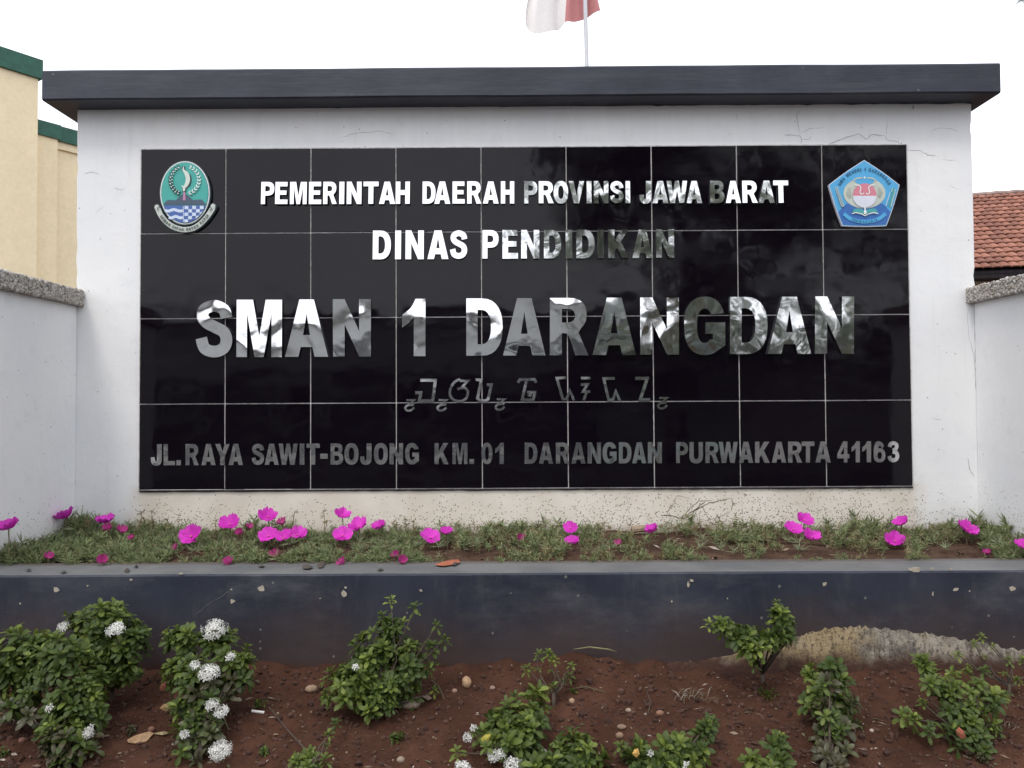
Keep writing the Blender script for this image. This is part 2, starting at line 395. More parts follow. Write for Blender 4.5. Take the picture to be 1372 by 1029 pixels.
def petal_mat():
    mt, t, b = new_mat('veined_magenta_petal'); o = objc(t); x, y, z = sep(t, o)[0:3]
    oi = N(t, 'ShaderNodeObjectInfo').outputs['Random']
    col = mixc(t, oi, (.46, .014, .34), (.70, .05, .55))
    ang = mathn(t, 'DIVIDE', y, mathn(t, 'ADD', mathn(t, 'ABSOLUTE', x), .15))
    cv = N(t, 'ShaderNodeCombineXYZ'); val(t, cv.inputs[0], mathn(t, 'MULTIPLY', ang, 14.0)); val(t, cv.inputs[1], mathn(t, 'MULTIPLY', x, 1.5)); val(t, cv.inputs[2], mathn(t, 'MULTIPLY', oi, 30.0))
    col = mixc(t, mathn(t, 'MULTIPLY', ramp(t, noise(t, cv.outputs[0], 1.0, 4, .6), .42, .68), .55), col, (.34, .005, .26))
    col = mixc(t, mathn(t, 'MULTIPLY', ramp(t, x, .45, 1.0), .35), col, (.80, .12, .66))
    val(t, b.inputs['Base Color'], col); b.inputs['Roughness'].default_value = .6; b.inputs['Specular IOR Level'].default_value = .25
    tr = N(t, 'ShaderNodeBsdfTranslucent'); val(t, tr.inputs[0], col); m_ = N(t, 'ShaderNodeMixShader'); m_.inputs[0].default_value = .2
    t.links.new(b.outputs[0], m_.inputs[1]); t.links.new(tr.outputs[0], m_.inputs[2]); t.links.new(m_.outputs[0], t.nodes['Material Output'].inputs[0])
    return mt

# rust-red roof tiles with a colour of their own each
def roof_mat():
    mt, t, b = new_mat('clay_roof_tile'); p = pos(t); oi = N(t, 'ShaderNodeObjectInfo').outputs['Random']
    g = N(t, 'ShaderNodeNewGeometry').outputs['Random Per Island']
    k = mathn(t, 'FRACT', mathn(t, 'ADD', oi, g))
    base = mixc(t, k, (.17, .066, .042), (.31, .13, .085))
    base = mixc(t, mathn(t, 'MULTIPLY', ramp(t, noise(t, p, 9, 5), .45, .75), .5), base, (.22, .10, .075))
    val(t, b.inputs['Base Color'], base); b.inputs['Roughness'].default_value = .85; bump(t, b, noise(t, p, 60, 4), .003)
    return mt
M['rooftile'] = roof_mat(); M['petal'] = petal_mat()

# ------------------------------------------------------------------ ground (one sheet)
def vnoise(x, y, seed=0):
    x = np.asarray(x, float); y = np.asarray(y, float)
    xi = np.floor(x).astype(np.int64); yi = np.floor(y).astype(np.int64); fx = x-xi; fy = y-yi
    def h(a, b):
        n = (a*374761393 + b*668265263 + seed*982451653) & 0xffffffff
        n = ((n ^ (n >> 13))*1274126177) & 0xffffffff
        return ((n ^ (n >> 16)) & 0xffff)/65535.
    sx = fx*fx*(3-2*fx); sy = fy*fy*(3-2*fy)
    return (h(xi, yi)*(1-sx)+h(xi+1, yi)*sx)*(1-sy)+(h(xi, yi+1)*(1-sx)+h(xi+1, yi+1)*sx)*sy
def fbm(x, y, o=4, seed=0):
    s = 0; a = 1; t = 0
    for i in range(o):
        s = s+a*(vnoise(x*2**i, y*2**i, seed+i)-.5); t += a; a *= .55
    return s/t
def ground_z(x, y):
    x = np.asarray(x, float); y = np.asarray(y, float)
    s = np.clip(-.8-y, 0, 2.9)
    z = .625-.2*s
    detail = np.exp(-np.maximum(0, np.abs(y+1.2)-1.2)*2)*np.exp(-np.maximum(0, np.abs(x)-2.6)*2)
    z = z+detail*(.05*fbm(x*2.2, y*2.2, 3, 1)+.045*fbm(x*11, y*11, 5, 5))
    bank = np.exp(-((y+.8)/.10)**2)*np.where(y > -.8, 1, 1)
    z = z+detail*bank*(.022*np.where(x > .5, .1, 1)+.05*fbm(x*3.3, y*0, 3, 9)+.02*fbm(x*14, y*0, 2, 19))
    z = z+.035*np.exp(-((x-.22)/.22)**2)*np.exp(-((y+.8)/.12)**2)
    z = np.where(y < -3.62, 0.0-0.01, z)
    return z
def gz(x, y): return float(ground_z(x, y))
def on_ground(px, py):
    d = ray(px, py); t = 1.0
    for _ in range(4000):
        p = CAM+d*t
        if p.z <= gz(p.x, p.y): break
        t += .002
    return p
xs = np.unique(np.concatenate([np.linspace(-160, -8, 12), np.linspace(-8, -2.6, 12), np.arange(-2.6, 2.6, .016), np.linspace(2.6, 8, 12), np.linspace(8, 160, 12)]))
ys = np.unique(np.concatenate([np.linspace(-160, -20, 8), np.linspace(-20, -3.7, 12), np.array([-3.61]), np.linspace(-3.55, -1.7, 24), np.arange(-1.7, -.76, .013), np.linspace(-.74, 8, 10), np.linspace(8, 160, 8)]))
X, Y = np.meshgrid(xs, ys); Z = ground_z(X, Y)
nx, ny = len(xs), len(ys)
gv = np.stack([X.ravel(), Y.ravel(), Z.ravel()], 1)
ii = np.arange(nx*ny).reshape(ny, nx)
gf = np.stack([ii[:-1, :-1].ravel(), ii[:-1, 1:].ravel(), ii[1:, 1:].ravel(), ii[1:, :-1].ravel()], 1)
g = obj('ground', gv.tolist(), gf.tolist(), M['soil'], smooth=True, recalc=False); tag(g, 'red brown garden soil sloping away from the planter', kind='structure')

# paving, kerb and road behind the viewpoint (seen in the polished letters)
p_ = obj('pavement', *box(-60, 60, -6.2, -3.7, -.1, .12), M['paving']); tag(p_, 'pale concrete pavement in front of the garden', kind='structure')
p_ = obj('road', *box(-60, 60, -13.0, -6.2, -.1, .004), M['asphalt']); tag(p_, 'grey asphalt road before the sign', kind='structure')
p_ = obj('far_pavement', *box(-60, 60, -17, -13.0, -.1, .12), M['paving']); tag(p_, 'pale concrete pavement across the road', kind='structure')

# ------------------------------------------------------------------ sign wall
XL = at(102, 300, 0).x; XR = at(1305, 300, 0).x
ZC = at(703, 141.5, 0).z                       # where the wall meets the capping
LEDGE = .985
sw = thing('sign_wall', (0, .1, .6), 'white rendered wall with dark capping slab that carries the black sign', 'wall')
# body with slightly worn side edges
mb = MB(); n = 60
prof = []
for i in range(n+1):
    z = .55+(ZC-.55)*i/n
    wl = .006*abs(fbm(z*9, 3.1, 3, 3))+(.004 if random.random() < .12 else 0)
    wr = .006*abs(fbm(z*9, 7.1, 3, 4))+(.006 if random.random() < .12 and z > 1.9 else 0)
    prof.append((z, XL+float(wl), XR-float(wr)))
v = []; f = []
for z, a, b_ in prof:
    v += [(a, .004, z), (a+.004, 0, z), (b_-.004, 0, z), (b_, .004, z), (XR, .22, z), (XL, .22, z)]
for i in range(n):
    for k in range(6):
        f.append((i*6+k, i*6+(k+1) % 6, i*6+6+(k+1) % 6, i*6+6+k))
f.append(tuple(range(6))[::-1]); f.append(tuple(range(n*6, n*6+6)))
obj('wall_body', v, f, M['wall'], sw)
# capping slab: uneven hand-made edges
YS = -.125
sl0 = at(56, 134, YS); sr0 = at(1341, 124, YS); st0 = at(56, 93.5, YS); st1 = at(1341, 83.5, YS)
v = []; f = []; n = 70
for i in range(n+1):
    t = i/n; x = sl0.x*(1-t)+sr0.x*t
    zb = sl0.z*(1-t)+sr0.z*t+.004*float(fbm(x*2.2, 1.0, 3, 31)); zt = st0.z*(1-t)+st1.z*t+.004*float(fbm(x*2.5, 5.0, 3, 33))
    yf = YS+.003*float(fbm(x*3, 9.0, 2, 35)); yb = .36
    e = .007
    v += [(x, yf, zb+e), (x, yf, zt-e), (x, yf+e, zt), (x, yb-e, zt), (x, yb, zt-e), (x, yb, zb+e), (x, yb-e, zb), (x, yf+e, zb)]
for i in range(n):
    for k in range(8): f.append((i*8+k, i*8+(k+1) % 8, i*8+8+(k+1) % 8, i*8+8+k))
f.append(tuple(range(8))[::-1]); f.append(tuple(range(n*8, n*8+8)))
obj('capping_slab', v, f, M['capping'], sw)
# bed joint of ragged mortar between wall and slab
v = []; f = []
zslab = (sl0.z+sr0.z)/2
for i in range(121):
    t = i/120; x = XL*(1-t)+XR*t; zt = sl0.z*(1-t)+sr0.z*t+.012
    zb = ZC-.004+.007*float(fbm(x*20, 2, 3, 41))-(.003 if random.random() < .15 else 0)
    v += [(x, -.006, zb), (x, -.006, zt), (x, .1, zt), (x, .1, zb)]
for i in range(120):
    for k in range(4): f.append((i*4+k, i*4+(k+1) % 4, i*4+4+(k+1) % 4, i*4+4+k))
obj('bed_joint', v, f, M['capping'], sw)

# cracks: thin ragged strips just proud of the render
def crack(pts, wpx, mat, parent=sw, Yp=-.0008, nm='crack', jit=1.2, split=5):
    q = [at(a, b_, Yp) for a, b_ in pts]
    out = []
    for i in range(len(q)-1):
        for k in range(split):
            t = k/split; p = q[i].lerp(q[i+1], t)
            if i+k > 0: p += Vector((random.gauss(0, jit*.0012), 0, random.gauss(0, jit*.0012)))
            out.append(p)
    out.append(q[-1]); nseg = len(out)
    vv = []; ff = []
    for i, p in enumerate(out):
        d = (out[min(i+1, nseg-1)]-out[max(i-1, 0)]); d.y = 0; d.normalize(); nn = Vector((-d.z, 0, d.x))
        w = wpx*.0035*.5*min(1, (i+.6)/3, (nseg-i-.4)/3)*random.uniform(.55, 1.25)
        vv += [p+nn*w, p-nn*w]
    for i in range(nseg-1): ff.append((2*i, 2*i+1, 2*i+3, 2*i+2))
    return obj(nm, vv, ff, mat, parent, recalc=False)
def z1(pts, s=4.26, ox=1050, oy=60): return [(ox+a/s, oy+b_/s) for a, b_ in pts]
for pts, w in [([(250,570),(300,550),(370,525),(435,508),(472,540),(500,512),(580,518)], 1.0), ([(580,518),(590,545),(640,550),(668,566)], .9),
               ([(0,515),(60,515),(95,520),(100,545),(100,566)], 1.0), ([(95,505),(80,450),(75,400),(95,370)], .7), ([(100,505),(150,480),(230,470)], .7),
               ([(100,540),(140,540),(160,525)], .6), ([(705,600),(780,605),(830,632),(870,630)], .7), ([(595,420),(585,480),(590,515)], .6),
               ([(830,500),(880,475),(960,480),(1000,500)], .45), ([(900,655),(990,660)], .45), ([(940,800),(1000,825)], .5)]:
    crack(z1(pts), w, M['hair'])
for pts, w in [([(885,690),(900,691),(916,695),(928,688),(935,680),(945,672)], 1.5), ([(893,690),(898,680),(905,672)], 1.0), ([(915,695),(925,680),(935,672),(955,670)], .9),
               ([(915,693),(935,682),(950,674),(980,667)], 1.3), ([(980,667),(982,675),(979,686)], 1.1), ([(940,677),(945,687),(952,698)], 1.0),
               ([(950,697),(970,690),(976,685)], .8), ([(900,675),(908,664),(925,668)], .6), ([(995,661),(1002,664)], .8), ([(820,680),(845,672)], .5), ([(838,660),(843,682)], .5)]:
    crack(pts, w, M['crack'])
for pts, w in [([(1296,612),(1300,630),(1306,640)], .9), ([(1268,683),(1278,690),(1290,692)], .7), ([(1248,560),(1262,563)], .6), ([(1295,400),(1298,450),(1305,475),(1307,520)], .5),
               ([(112,232),(124,231),(135,234)], .6), ([(152,252),(162,255),(168,251)], .6), ([(127,285),(140,275)], .5), ([(455,185),(480,178),(510,176),(530,181)], .6), ([(985,148),(990,165)], .5)]:
    crack(pts, w, M['hair'])
crack([(102.6,400),(101.5,450),(101,520),(100.2,600),(99,690)], .9, M['hair'], split=18)
crack([(1305.5,400),(1308,500),(1311,600),(1313,700)], .9, M['hair'], split=18)
crack([(1223,141),(1224,146)], 2.0, M['crack'], Yp=-.0012)

# ------------------------------------------------------------------ black tile sign with steel letters
sg = thing('name_sign', (0, 0, PZ), 'black polished tile sign with steel letters naming the school', 'sign')
obj('grout', *box(-1.803, 1.803, -.008, .001, PZ-.002, PZ+1.603), M['grout'], sg)
tb = bmesh.new(); bmesh.ops.create_cube(tb, size=1)
for q in tb.verts: q.co = Vector((q.co.x*.3952, q.co.y*.009, q.co.z*.3952))
bmesh.ops.bevel(tb, geom=tb.edges[:], offset=.0012, segments=1, affect='EDGES')
tme = bpy.data.meshes.new('tile'); tb.to_mesh(tme); tb.free(); tme.materials.append(M['tile'])
for r_ in range(4):
    for c_ in range(9):
        m4 = Matrix.Translation((-1.6+.4*c_, -.0075, PZ+.2+.4*r_)) @ Euler((random.gauss(0, .0022), random.gauss(0, .0012), random.gauss(0, .0022))).to_matrix().to_4x4()
        inst('tile', tme, sg, m4)
# dark silicone bead along the lower edge
mb = MB(); pts = [(x, -.006, PZ-.006+.002*float(fbm(x*14, 0, 2, 77))) for x in np.linspace(-1.8, 1.8, 90)]
mb.tube(pts, [.0045*random.uniform(.6, 1.2) for _ in pts], 5).build('lower_bead', M['brown'], sg)
mb = MB(); mb.box(at(190,654,0).x, at(300,654,0).x, -.0125, -.008, PZ-.0005, PZ+.002).box(at(330,654,0).x, at(392,654,0).x, -.0125, -.008, PZ-.0005, PZ+.002)
mb.build('edge_trim', M['grout'], sg)

def arc(cx, cy, rx, ry, a0, a1, n=9, p=2.35):
    out = []
    for i in range(n+1):
        a = R(a0+(a1-a0)*i/n); c, s = math.cos(a), math.sin(a)
        out.append((cx+rx*math.copysign(abs(c)**(2/p), c), cy+ry*math.copysign(abs(s)**(2/p), s)))
    return out
def catmull(pts, k=6):
    out = []
    P = [pts[0]]+list(pts)+[pts[-1]]
    for i in range(1, len(P)-2):
        for j in range(k):
            t = j/k; a, b_, c, d = P[i-1], P[i], P[i+1], P[i+2]
            out.append(tuple(.5*((2*b_[q])+(-a[q]+c[q])*t+(2*a[q]-5*b_[q]+4*c[q]-d[q])*t*t+(-a[q]+3*b_[q]-3*c[q]+d[q])*t**3) for q in (0, 1)))
    out.append(tuple(pts[-1])); return out
def ribbon(pts, w):
    """outline of a stroke with mitred corners"""
    L, Rr = [], []; n = len(pts)
    for i in range(n):
        p = Vector(pts[i])
        d0 = (p-Vector(pts[i-1])).normalized() if i > 0 else None
        d1 = (Vector(pts[i+1])-p).normalized() if i < n-1 else None
        d0 = d0 or d1; d1 = d1 or d0
        n0 = Vector((-d0.y, d0.x)); n1 = Vector((-d1.y, d1.x)); mm = n0+n1
        if mm.length < .2: mm = n1.copy()
        mm.normalize(); k = 1/max(.45, mm.dot(n1))
        ww = w[i] if hasattr(w, '__len__') else w
        L.append(tuple(p+mm*ww*.5*k)); Rr.append(tuple(p-mm*ww*.5*k))
    return L+Rr[::-1]
def norm(pieces):
    xs_ = [x for o, h in pieces for x, y in o]; ys_ = [y for o, h in pieces for x, y in o]
    a, b_, c, d = min(xs_), max(xs_), min(ys_), max(ys_)
    fn = lambda q: [((x-a)/(b_-a), (y-c)/(d-c)) for x, y in q]
    return [(fn(o), [fn(x) for x in h]) for o, h in pieces]
GL = {
 'A': [([(0,0),(.31,0),(.365,.17),(.635,.17),(.69,0),(1,0),(.67,1),(.33,1)], [[(.42,.38),(.58,.38),(.5,.76)]])],
 'M': [([(0,0),(0,1),(.36,1),(.5,.36),(.64,1),(1,1),(1,0),(.77,0),(.77,.76),(.60,0),(.40,0),(.23,.76),(.23,0)], [])],
 'N': [([(0,0),(0,1),(.31,1),(.69,.44),(.69,1),(1,1),(1,0),(.69,0),(.31,.56),(.31,0)], [])],
 '1': [([(.5,0),(1,0),(1,1),(.58,1)]+catmull([(.58,1),(.36,.84),(0,.72)],4)[1:]+[(0,.50),(.26,.57),(.5,.68)], [])],
 'D': [([(0,0),(0,1),(.42,1)]+arc(.42,.5,.58,.5,90,-90,14)+[(.42,0)], [[(.31,.2),(.31,.8),(.42,.8)]+arc(.42,.5,.26,.3,90,-90,10)+[(.42,.2)]])],
 'O': [(arc(.5,.5,.5,.51,0,360,26)[:-1], [arc(.5,.5,.19,.30,0,360,20)[:-1]])],
 '0': [(arc(.5,.5,.5,.51,0,360,24)[:-1], [arc(.5,.5,.17,.32,0,360,18)[:-1]])],
 'R': [([(0,0),(0,1),(.5,1)]+arc(.5,.71,.45,.29,90,-50,9)+[(.74,.40),(.82,.27),(1,0),(.66,0),(.52,.28),(.44,.38),(.31,.39),(.31,0)],
        [[(.31,.57),(.31,.81),(.46,.81)]+arc(.46,.69,.19,.12,90,-90,7)+[(.46,.57)]])],
 'P': [([(0,0),(0,1),(.5,1)]+arc(.5,.69,.5,.31,90,-90,11)+[(.31,.38),(.31,0)], [[(.31,.57),(.31,.81),(.46,.81)]+arc(.46,.69,.22,.12,90,-90,7)+[(.46,.57)]])],
 'B': [([(0,0),(0,1),(.52,1)]+arc(.52,.75,.42,.25,90,-55,8)+arc(.52,.29,.48,.29,58,-90,9)+[(.52,0)],
        [[(.31,.61),(.31,.82),(.48,.82)]+arc(.48,.715,.16,.105,90,-90,6)+[(.48,.61)], [(.31,.18),(.31,.43),(.48,.43)]+arc(.48,.305,.20,.125,90,-90,6)+[(.48,.18)]])],
 'E': [([(0,0),(0,1),(.97,1),(.97,.8),(.36,.8),(.36,.61),(.9,.61),(.9,.42),(.36,.42),(.36,.2),(1,.2),(1,0)], [])],
 'H': [([(0,0),(0,1),(.32,1),(.32,.62),(.68,.62),(.68,1),(1,1),(1,0),(.68,0),(.68,.4),(.32,.4),(.32,0)], [])],
 'I': [([(0,0),(0,1),(1,1),(1,0)], [])], '.': [([(0,0),(0,1),(1,1),(1,0)], [])], '-': [([(0,0),(0,1),(1,1),(1,0)], [])],
 'T': [([(.34,0),(.34,.79),(0,.79),(0,1),(1,1),(1,.79),(.66,.79),(.66,0)], [])],
 'L': [([(0,0),(0,1),(.38,1),(.38,.2),(1,.2),(1,0)], [])],
 'K': [([(0,0),(0,1),(.3,1),(.3,.60),(.62,1),(.98,1),(.60,.58),(1,0),(.65,0),(.42,.37),(.3,.24),(.3,0)], [])],
 'V': [([(0,1),(.31,1),(.5,.32),(.69,1),(1,1),(.66,0),(.34,0)], [])],
 'W': [([(0,1),(.22,1),(.30,.40),(.41,1),(.59,1),(.70,.40),(.78,1),(1,1),(.84,0),(.61,0),(.5,.58),(.39,0),(.16,0)], [])],
 'Y': [([(0,1),(.34,1),(.5,.64),(.66,1),(1,1),(.66,.40),(.66,0),(.34,0),(.34,.40)], [])],
 'U': [([(0,1),(0,.34)]+arc(.5,.34,.5,.36,180,360,12)[1:]+[(1,1),(.68,1),(.68,.34)]+arc(.5,.34,.18,.16,360,180,8)[1:]+[(.32,1)], [])],
 'J': [([(.56,1),(1,1),(1,.31)]+arc(.5,.31,.5,.33,0,-180,12)[1:]+[(0,.38),(.37,.38),(.37,.30)]+arc(.465,.30,.095,.11,180,360,6)[1:], [])],
 'G': [([(1,.56),(.52,.56),(.52,.36),(.70,.36),(.70,.26)]+arc(.5,.5,.19,.30,-50,-322,18)+arc(.5,.5,.5,.51,22,304,26)+[(1,.16)], [])],
 'S': norm([(ribbon(catmull([(.535,.685),(.49,.83),(.32,.90),(.155,.84),(.115,.715),(.19,.60),(.34,.52),(.485,.435),(.535,.29),(.475,.145),(.315,.09),(.15,.15),(.09,.33)],5), .205), [])]),
 '3': norm([(ribbon(catmull([(.09,.72),(.14,.86),(.28,.91),(.43,.85),(.455,.73),(.39,.61),(.25,.56)],5), .18), []), (ribbon(catmull([(.25,.50),(.42,.46),(.49,.30),(.43,.14),(.28,.09),(.13,.14),(.08,.29)],5), .19), [])]),
 '6': norm([(arc(.5,.34,.5,.34,0,360,22)[:-1], [arc(.52,.33,.19,.17,0,360,14)[:-1]]), (ribbon(catmull([(.17,.36),(.18,.62),(.30,.83),(.50,.90),(.68,.85),(.80,.72)],5), [.33]*11+[.30,.28,.26,.24,.22,.2,.2,.2,.2,.2,.2,.2,.2,.2,.2]), [])]),
 '4': [([(.55,0),(.55,.19),(0,.19),(0,.39),(.50,1),(.84,1),(.84,.39),(1,.39),(1,.19),(.84,.19),(.84,0)], [[(.27,.39),(.55,.39),(.55,.72)]])],
}
def dedupe(q):
    out = []
    for p in q:
        if not out or (abs(p[0]-out[-1][0])+abs(p[1]-out[-1][1])) > 1e-7: out.append(p)
    if len(out) > 1 and abs(out[0][0]-out[-1][0])+abs(out[0][1]-out[-1][1]) < 1e-7: out.pop()
    return out
def extrude(pieces, fn, yf, th):
    """pieces: [(outer, holes)] of 2-D points; fn maps them to world x, z"""
    V, Fc = [], []
    for pi, (o, hs) in enumerate(pieces):
        loops = [dedupe(o)]+[dedupe(h) for h in hs]
        y = yf-.00025*pi
        l3 = [[Vector((*fn(x, z_), 0)) for x, z_ in lp] for lp in loops]
        tris = tessellate_polygon(l3)
        allp = [p for lp in l3 for p in lp]; n = len(allp); b0 = len(V)
        V += [Vector((p.x, y, p.y)) for p in allp]+[Vector((p.x, yf+th, p.y)) for p in allp]
        for a in tris:
            Fc.append((b0+a[0], b0+a[1], b0+a[2])); Fc.append((b0+n+a[2], b0+n+a[1], b0+n+a[0]))
        k = 0
        for lp in l3:
            m_ = len(lp)
            for i in range(m_): Fc.append((b0+k+i, b0+k+(i+1) % m_, b0+n+k+(i+1) % m_, b0+n+k+i))
            k += m_
    return V, Fc
def letter(ch, x0, x1, ytop, ybot, th, mat, word, tilt=.0):
    yf = -.0125-th
    def fn(u, v_):
        p = at(x0+(x1-x0)*u, ybot+(ytop-ybot)*v_, yf); return p.x, p.z
    V, Fc = extrude(GL[ch], fn, yf, th)
    c = sum(V, Vector())/len(V)
    rot = Euler((random.gauss(0, tilt)-(.07 if th == .013 else 0), 0, random.gauss(0, tilt))).to_matrix()
    V = [c+rot @ (p-c) for p in V]
    names = {'.': 'full stop', '-': 'hyphen'}
    o = obj('letter', V, Fc, mat, sg, origin=c)
    o['label'] = f"steel {'character ' if ch in '.-' else ('numeral ' if ch.isdigit() else 'letter ')}{names.get(ch, ch)} in {word}"
    return o
def line(spec, yl, yr, th, mat, tilt, scale, ox):
    """yl, yr: (top, bottom) at the two ends of the sign"""
    for word, chars in spec:
        for ch, a, b_ in chars:
            xa, xb = ox+a/scale, ox+b_/scale; t = ((xa+xb)/2-190)/1030
            yt, yb = yl[0]*(1-t)+yr[0]*t, yl[1]*(1-t)+yr[1]*t
            if ch == '.': yt = yb-(yb-yt)*.24
            if ch == '-': h_ = yb-yt; yt, yb = yb-h_*.52, yb-h_*.28
            letter(ch, xa, xb, yt, yb, th, mat, word, tilt)
s1, o1 = 3.811, 340; s2, o2 = 3.6105, 690
T1 = (244.0, 274.4), (241.3, 271.6)
line([('PEMERINTAH', [('P',38,105),('E',110,173),('M',185,270),('E',282,345),('R',355,425),('I',437,462),('N',475,550),('T',560,637),('A',640,722),('H',725,797)]),
      ('DAERAH', [('D',862,928),('A',922,1003),('E',1015,1077),('R',1090,1162),('A',1170,1250),('H',1262,1330)])], *T1, .013, M['steel'], .012, s1, o1)
line([('PROVINSI', [('P',45,108),('R',115,187),('O',187,257),('V',260,335),('I',347,370),('N',382,452),('S',460,525),('I',535,557)]),
      ('JAWA', [('J',603,660),('A',665,742),('W',735,833),('A',830,905)]),
      ('BARAT', [('B',945,1013),('A',1020,1092),('R',1100,1173),('A',1178,1257),('T',1250,1322)])], *T1, .013, M['steel'], .012, s2, o2)
T2 = (310.2, 349.4), (305.6, 344.2)
line([('DINAS', [('D',608,700),('I',722,752),('N',775,868),('A',887,994),('S',1002,1090)])], *T2, .013, M['steel'], .012, s1, o1)

line([('PENDIDIKAN', [('P',1168,1250),('E',1270,1349)])], *T2, .013, M['steel'], .012, s1, o1)
line([('PENDIDIKAN', [('N',30,118),('D',140,223),('I',245,277),('D',297,385),('I',400,430),('K',452,552),('A',567,668),('N',683,770)])], *T2, .013, M['steel'], .012, s2, o2)
T3 = (402.4, 479.4), (396.6, 473.2)
line([('SMAN', [('S',262,311.2),('M',317,377.6),('A',382,439.5),('N',446,497)]), ('the number 1 after SMAN', [('1',538.8,570)]),
      ('DARANGDAN, the largest line', [('D',624.8,673.4),('A',674,731),('R',736.8,788.6),('A',794,852),('N',858,909.6),('G',916.7,971.8),('D',978,1028.4),('A',1028.6,1087),('N',1092,1144.3)])],
     *T3, .016, M['steel'], .010, 1, 0)
T4 = (595.2, 623.6), (591.0, 619.2)
line([('JL.', [('J',37,115),('L',128,208),('.',218,250)]), ('RAYA', [('R',282,377),('A',395,495),('Y',493,595),('A',588,688)]), ('SAWIT', [('S',750,838),('A',842,942),('W',942,1075),('I',1090,1123),('T',1138,1232)]), ('SAWIT-BOJONG', [('-',1235,1288)])],
     *T4, .004, M['steel_flat'], .004, 5.277, 195)
line([('BOJONG', [('B',15,105),('O',113,213),('J',225,305),('O',322,420),('N',432,528),('G',542,640)]), ('KM.', [('K',750,850),('M',877,983),('.',997,1030)]), ('01', [('0',1082,1160),('1',1180,1240)])],
     *T4, .004, M['steel_flat'], .004, 5.277, 440)
line([('DARANGDAN in the address line', [('D',42,132),('A',143,243),('R',263,359),('A',373,472),('N',487,582),('G',593,692),('D',708,797),('A',802,902),('N',913,1012)]), ('PURWAKARTA', [('P',1113,1197),('U',1207,1302),('R',1320,1416)])],
     *T4, .004, M['steel_flat'], .004, 5.277, 695)
line([('PURWAKARTA', [('W',66,195),('A',203,300),('K',313,413),('A',428,525),('R',538,634),('T',630,717),('A',725,828)]), ('41163', [('4',873,955),('1',970,1027),('1',1043,1103),('6',1120,1200),('3',1215,1295)])],
     *T4, .004, M['steel_flat'], .004, 5.081, 950)
# the line in Sundanese script, cut from thin steel strip
def script(strokes, s, ox, oy, w, lab):
    pcs = []
    for st in strokes:
        pts, cur = st[0], (len(st) > 1 and st[1])
        q = catmull(pts, 5) if cur else pts
        q = [(ox+a/s, -(oy+b_/s)) for a, b_ in q]
        pcs.append((ribbon(q, w), []))
    yf = -.0125-.004
    V, Fc = extrude(pcs, lambda a, b_: (lambda p: (p.x, p.z))(at(a, -b_, yf)), yf, .004)
    o = obj('script_letter', V, Fc, M['steel_flat'], sg); o['label'] = lab
def sub(x, y, k=1.0): return [([(x-48*k,y-42*k),(x+50*k,y-42*k),(x-18*k,y+6*k),(x+50*k,y+2*k)],), ([(x+40*k,y+16*k),(x-25*k,y+20*k),(x-62*k,y+50*k),(x-42*k,y+84*k),(x+8*k,y+82*k),(x+48*k,y+48*k)], True)]
A_ = (9.147, 535, 498)
script([([(258,105),(442,105),(410,357),(245,357),(265,258),(195,258)],)], *A_, 4.0, 'boxy steel script sign, first large one of the Sundanese line')
script(sub(135, 390), *A_, 2.9, 'small hooked steel mark before the boxy first script sign')
script([([(745,90),(680,125),(630,200),(622,280),(660,340),(740,362),(815,330),(842,260),(825,215),(780,198),(712,215)], True), ([(742,112),(842,112),(762,195)],)], *A_, 3.3, 'round steel script sign with a zigzag inside')
script(sub(530, 390), *A_, 2.9, 'small hooked steel mark before the round script sign')
script([([(935,100),(1003,100),(958,325),(985,356),(1060,356),(1090,335),(1128,160),(1072,160)],)], *A_, 3.8, 'open cup shaped steel script sign on the tile joint')
script(sub(1243, 380), *A_, 2.9, 'small hooked steel mark after the cup shaped script sign')
B_ = (6.236, 680, 498)
script([([(85,92),(105,65),(225,65),(240,92)],), ([(157,78),(122,235),(215,235),(228,172),(175,172),(180,198),(200,198)],)], *B_, 3.7, 'steel script sign with a roof stroke and inward curl')
script([([(492,50),(412,54),(462,228),(495,228),(520,158),(556,240)],)], *B_, 3.5, 'slanting steel script sign with pointed tail on the tile joint')
script([([(615,54),(692,54)],), ([(612,108),(670,106),(632,166),(690,166)],), ([(660,172),(636,240)],)], *B_, 3.5, 'steel script sign with a separate short bar on top')
script([([(895,56),(805,58),(845,236),(882,232),(905,162),(938,244)],)], *B_, 3.7, 'slanting steel script sign with pointed tail left of the Z shaped one')
script([([(1068,56),(1168,56),(1108,236),(1192,234)],)], *B_, 4.2, 'Z shaped steel script sign near the end of the line')
script(sub(1300, 248, .68), *B_, 2.9, 'small hooked steel mark at the right end of the script line')

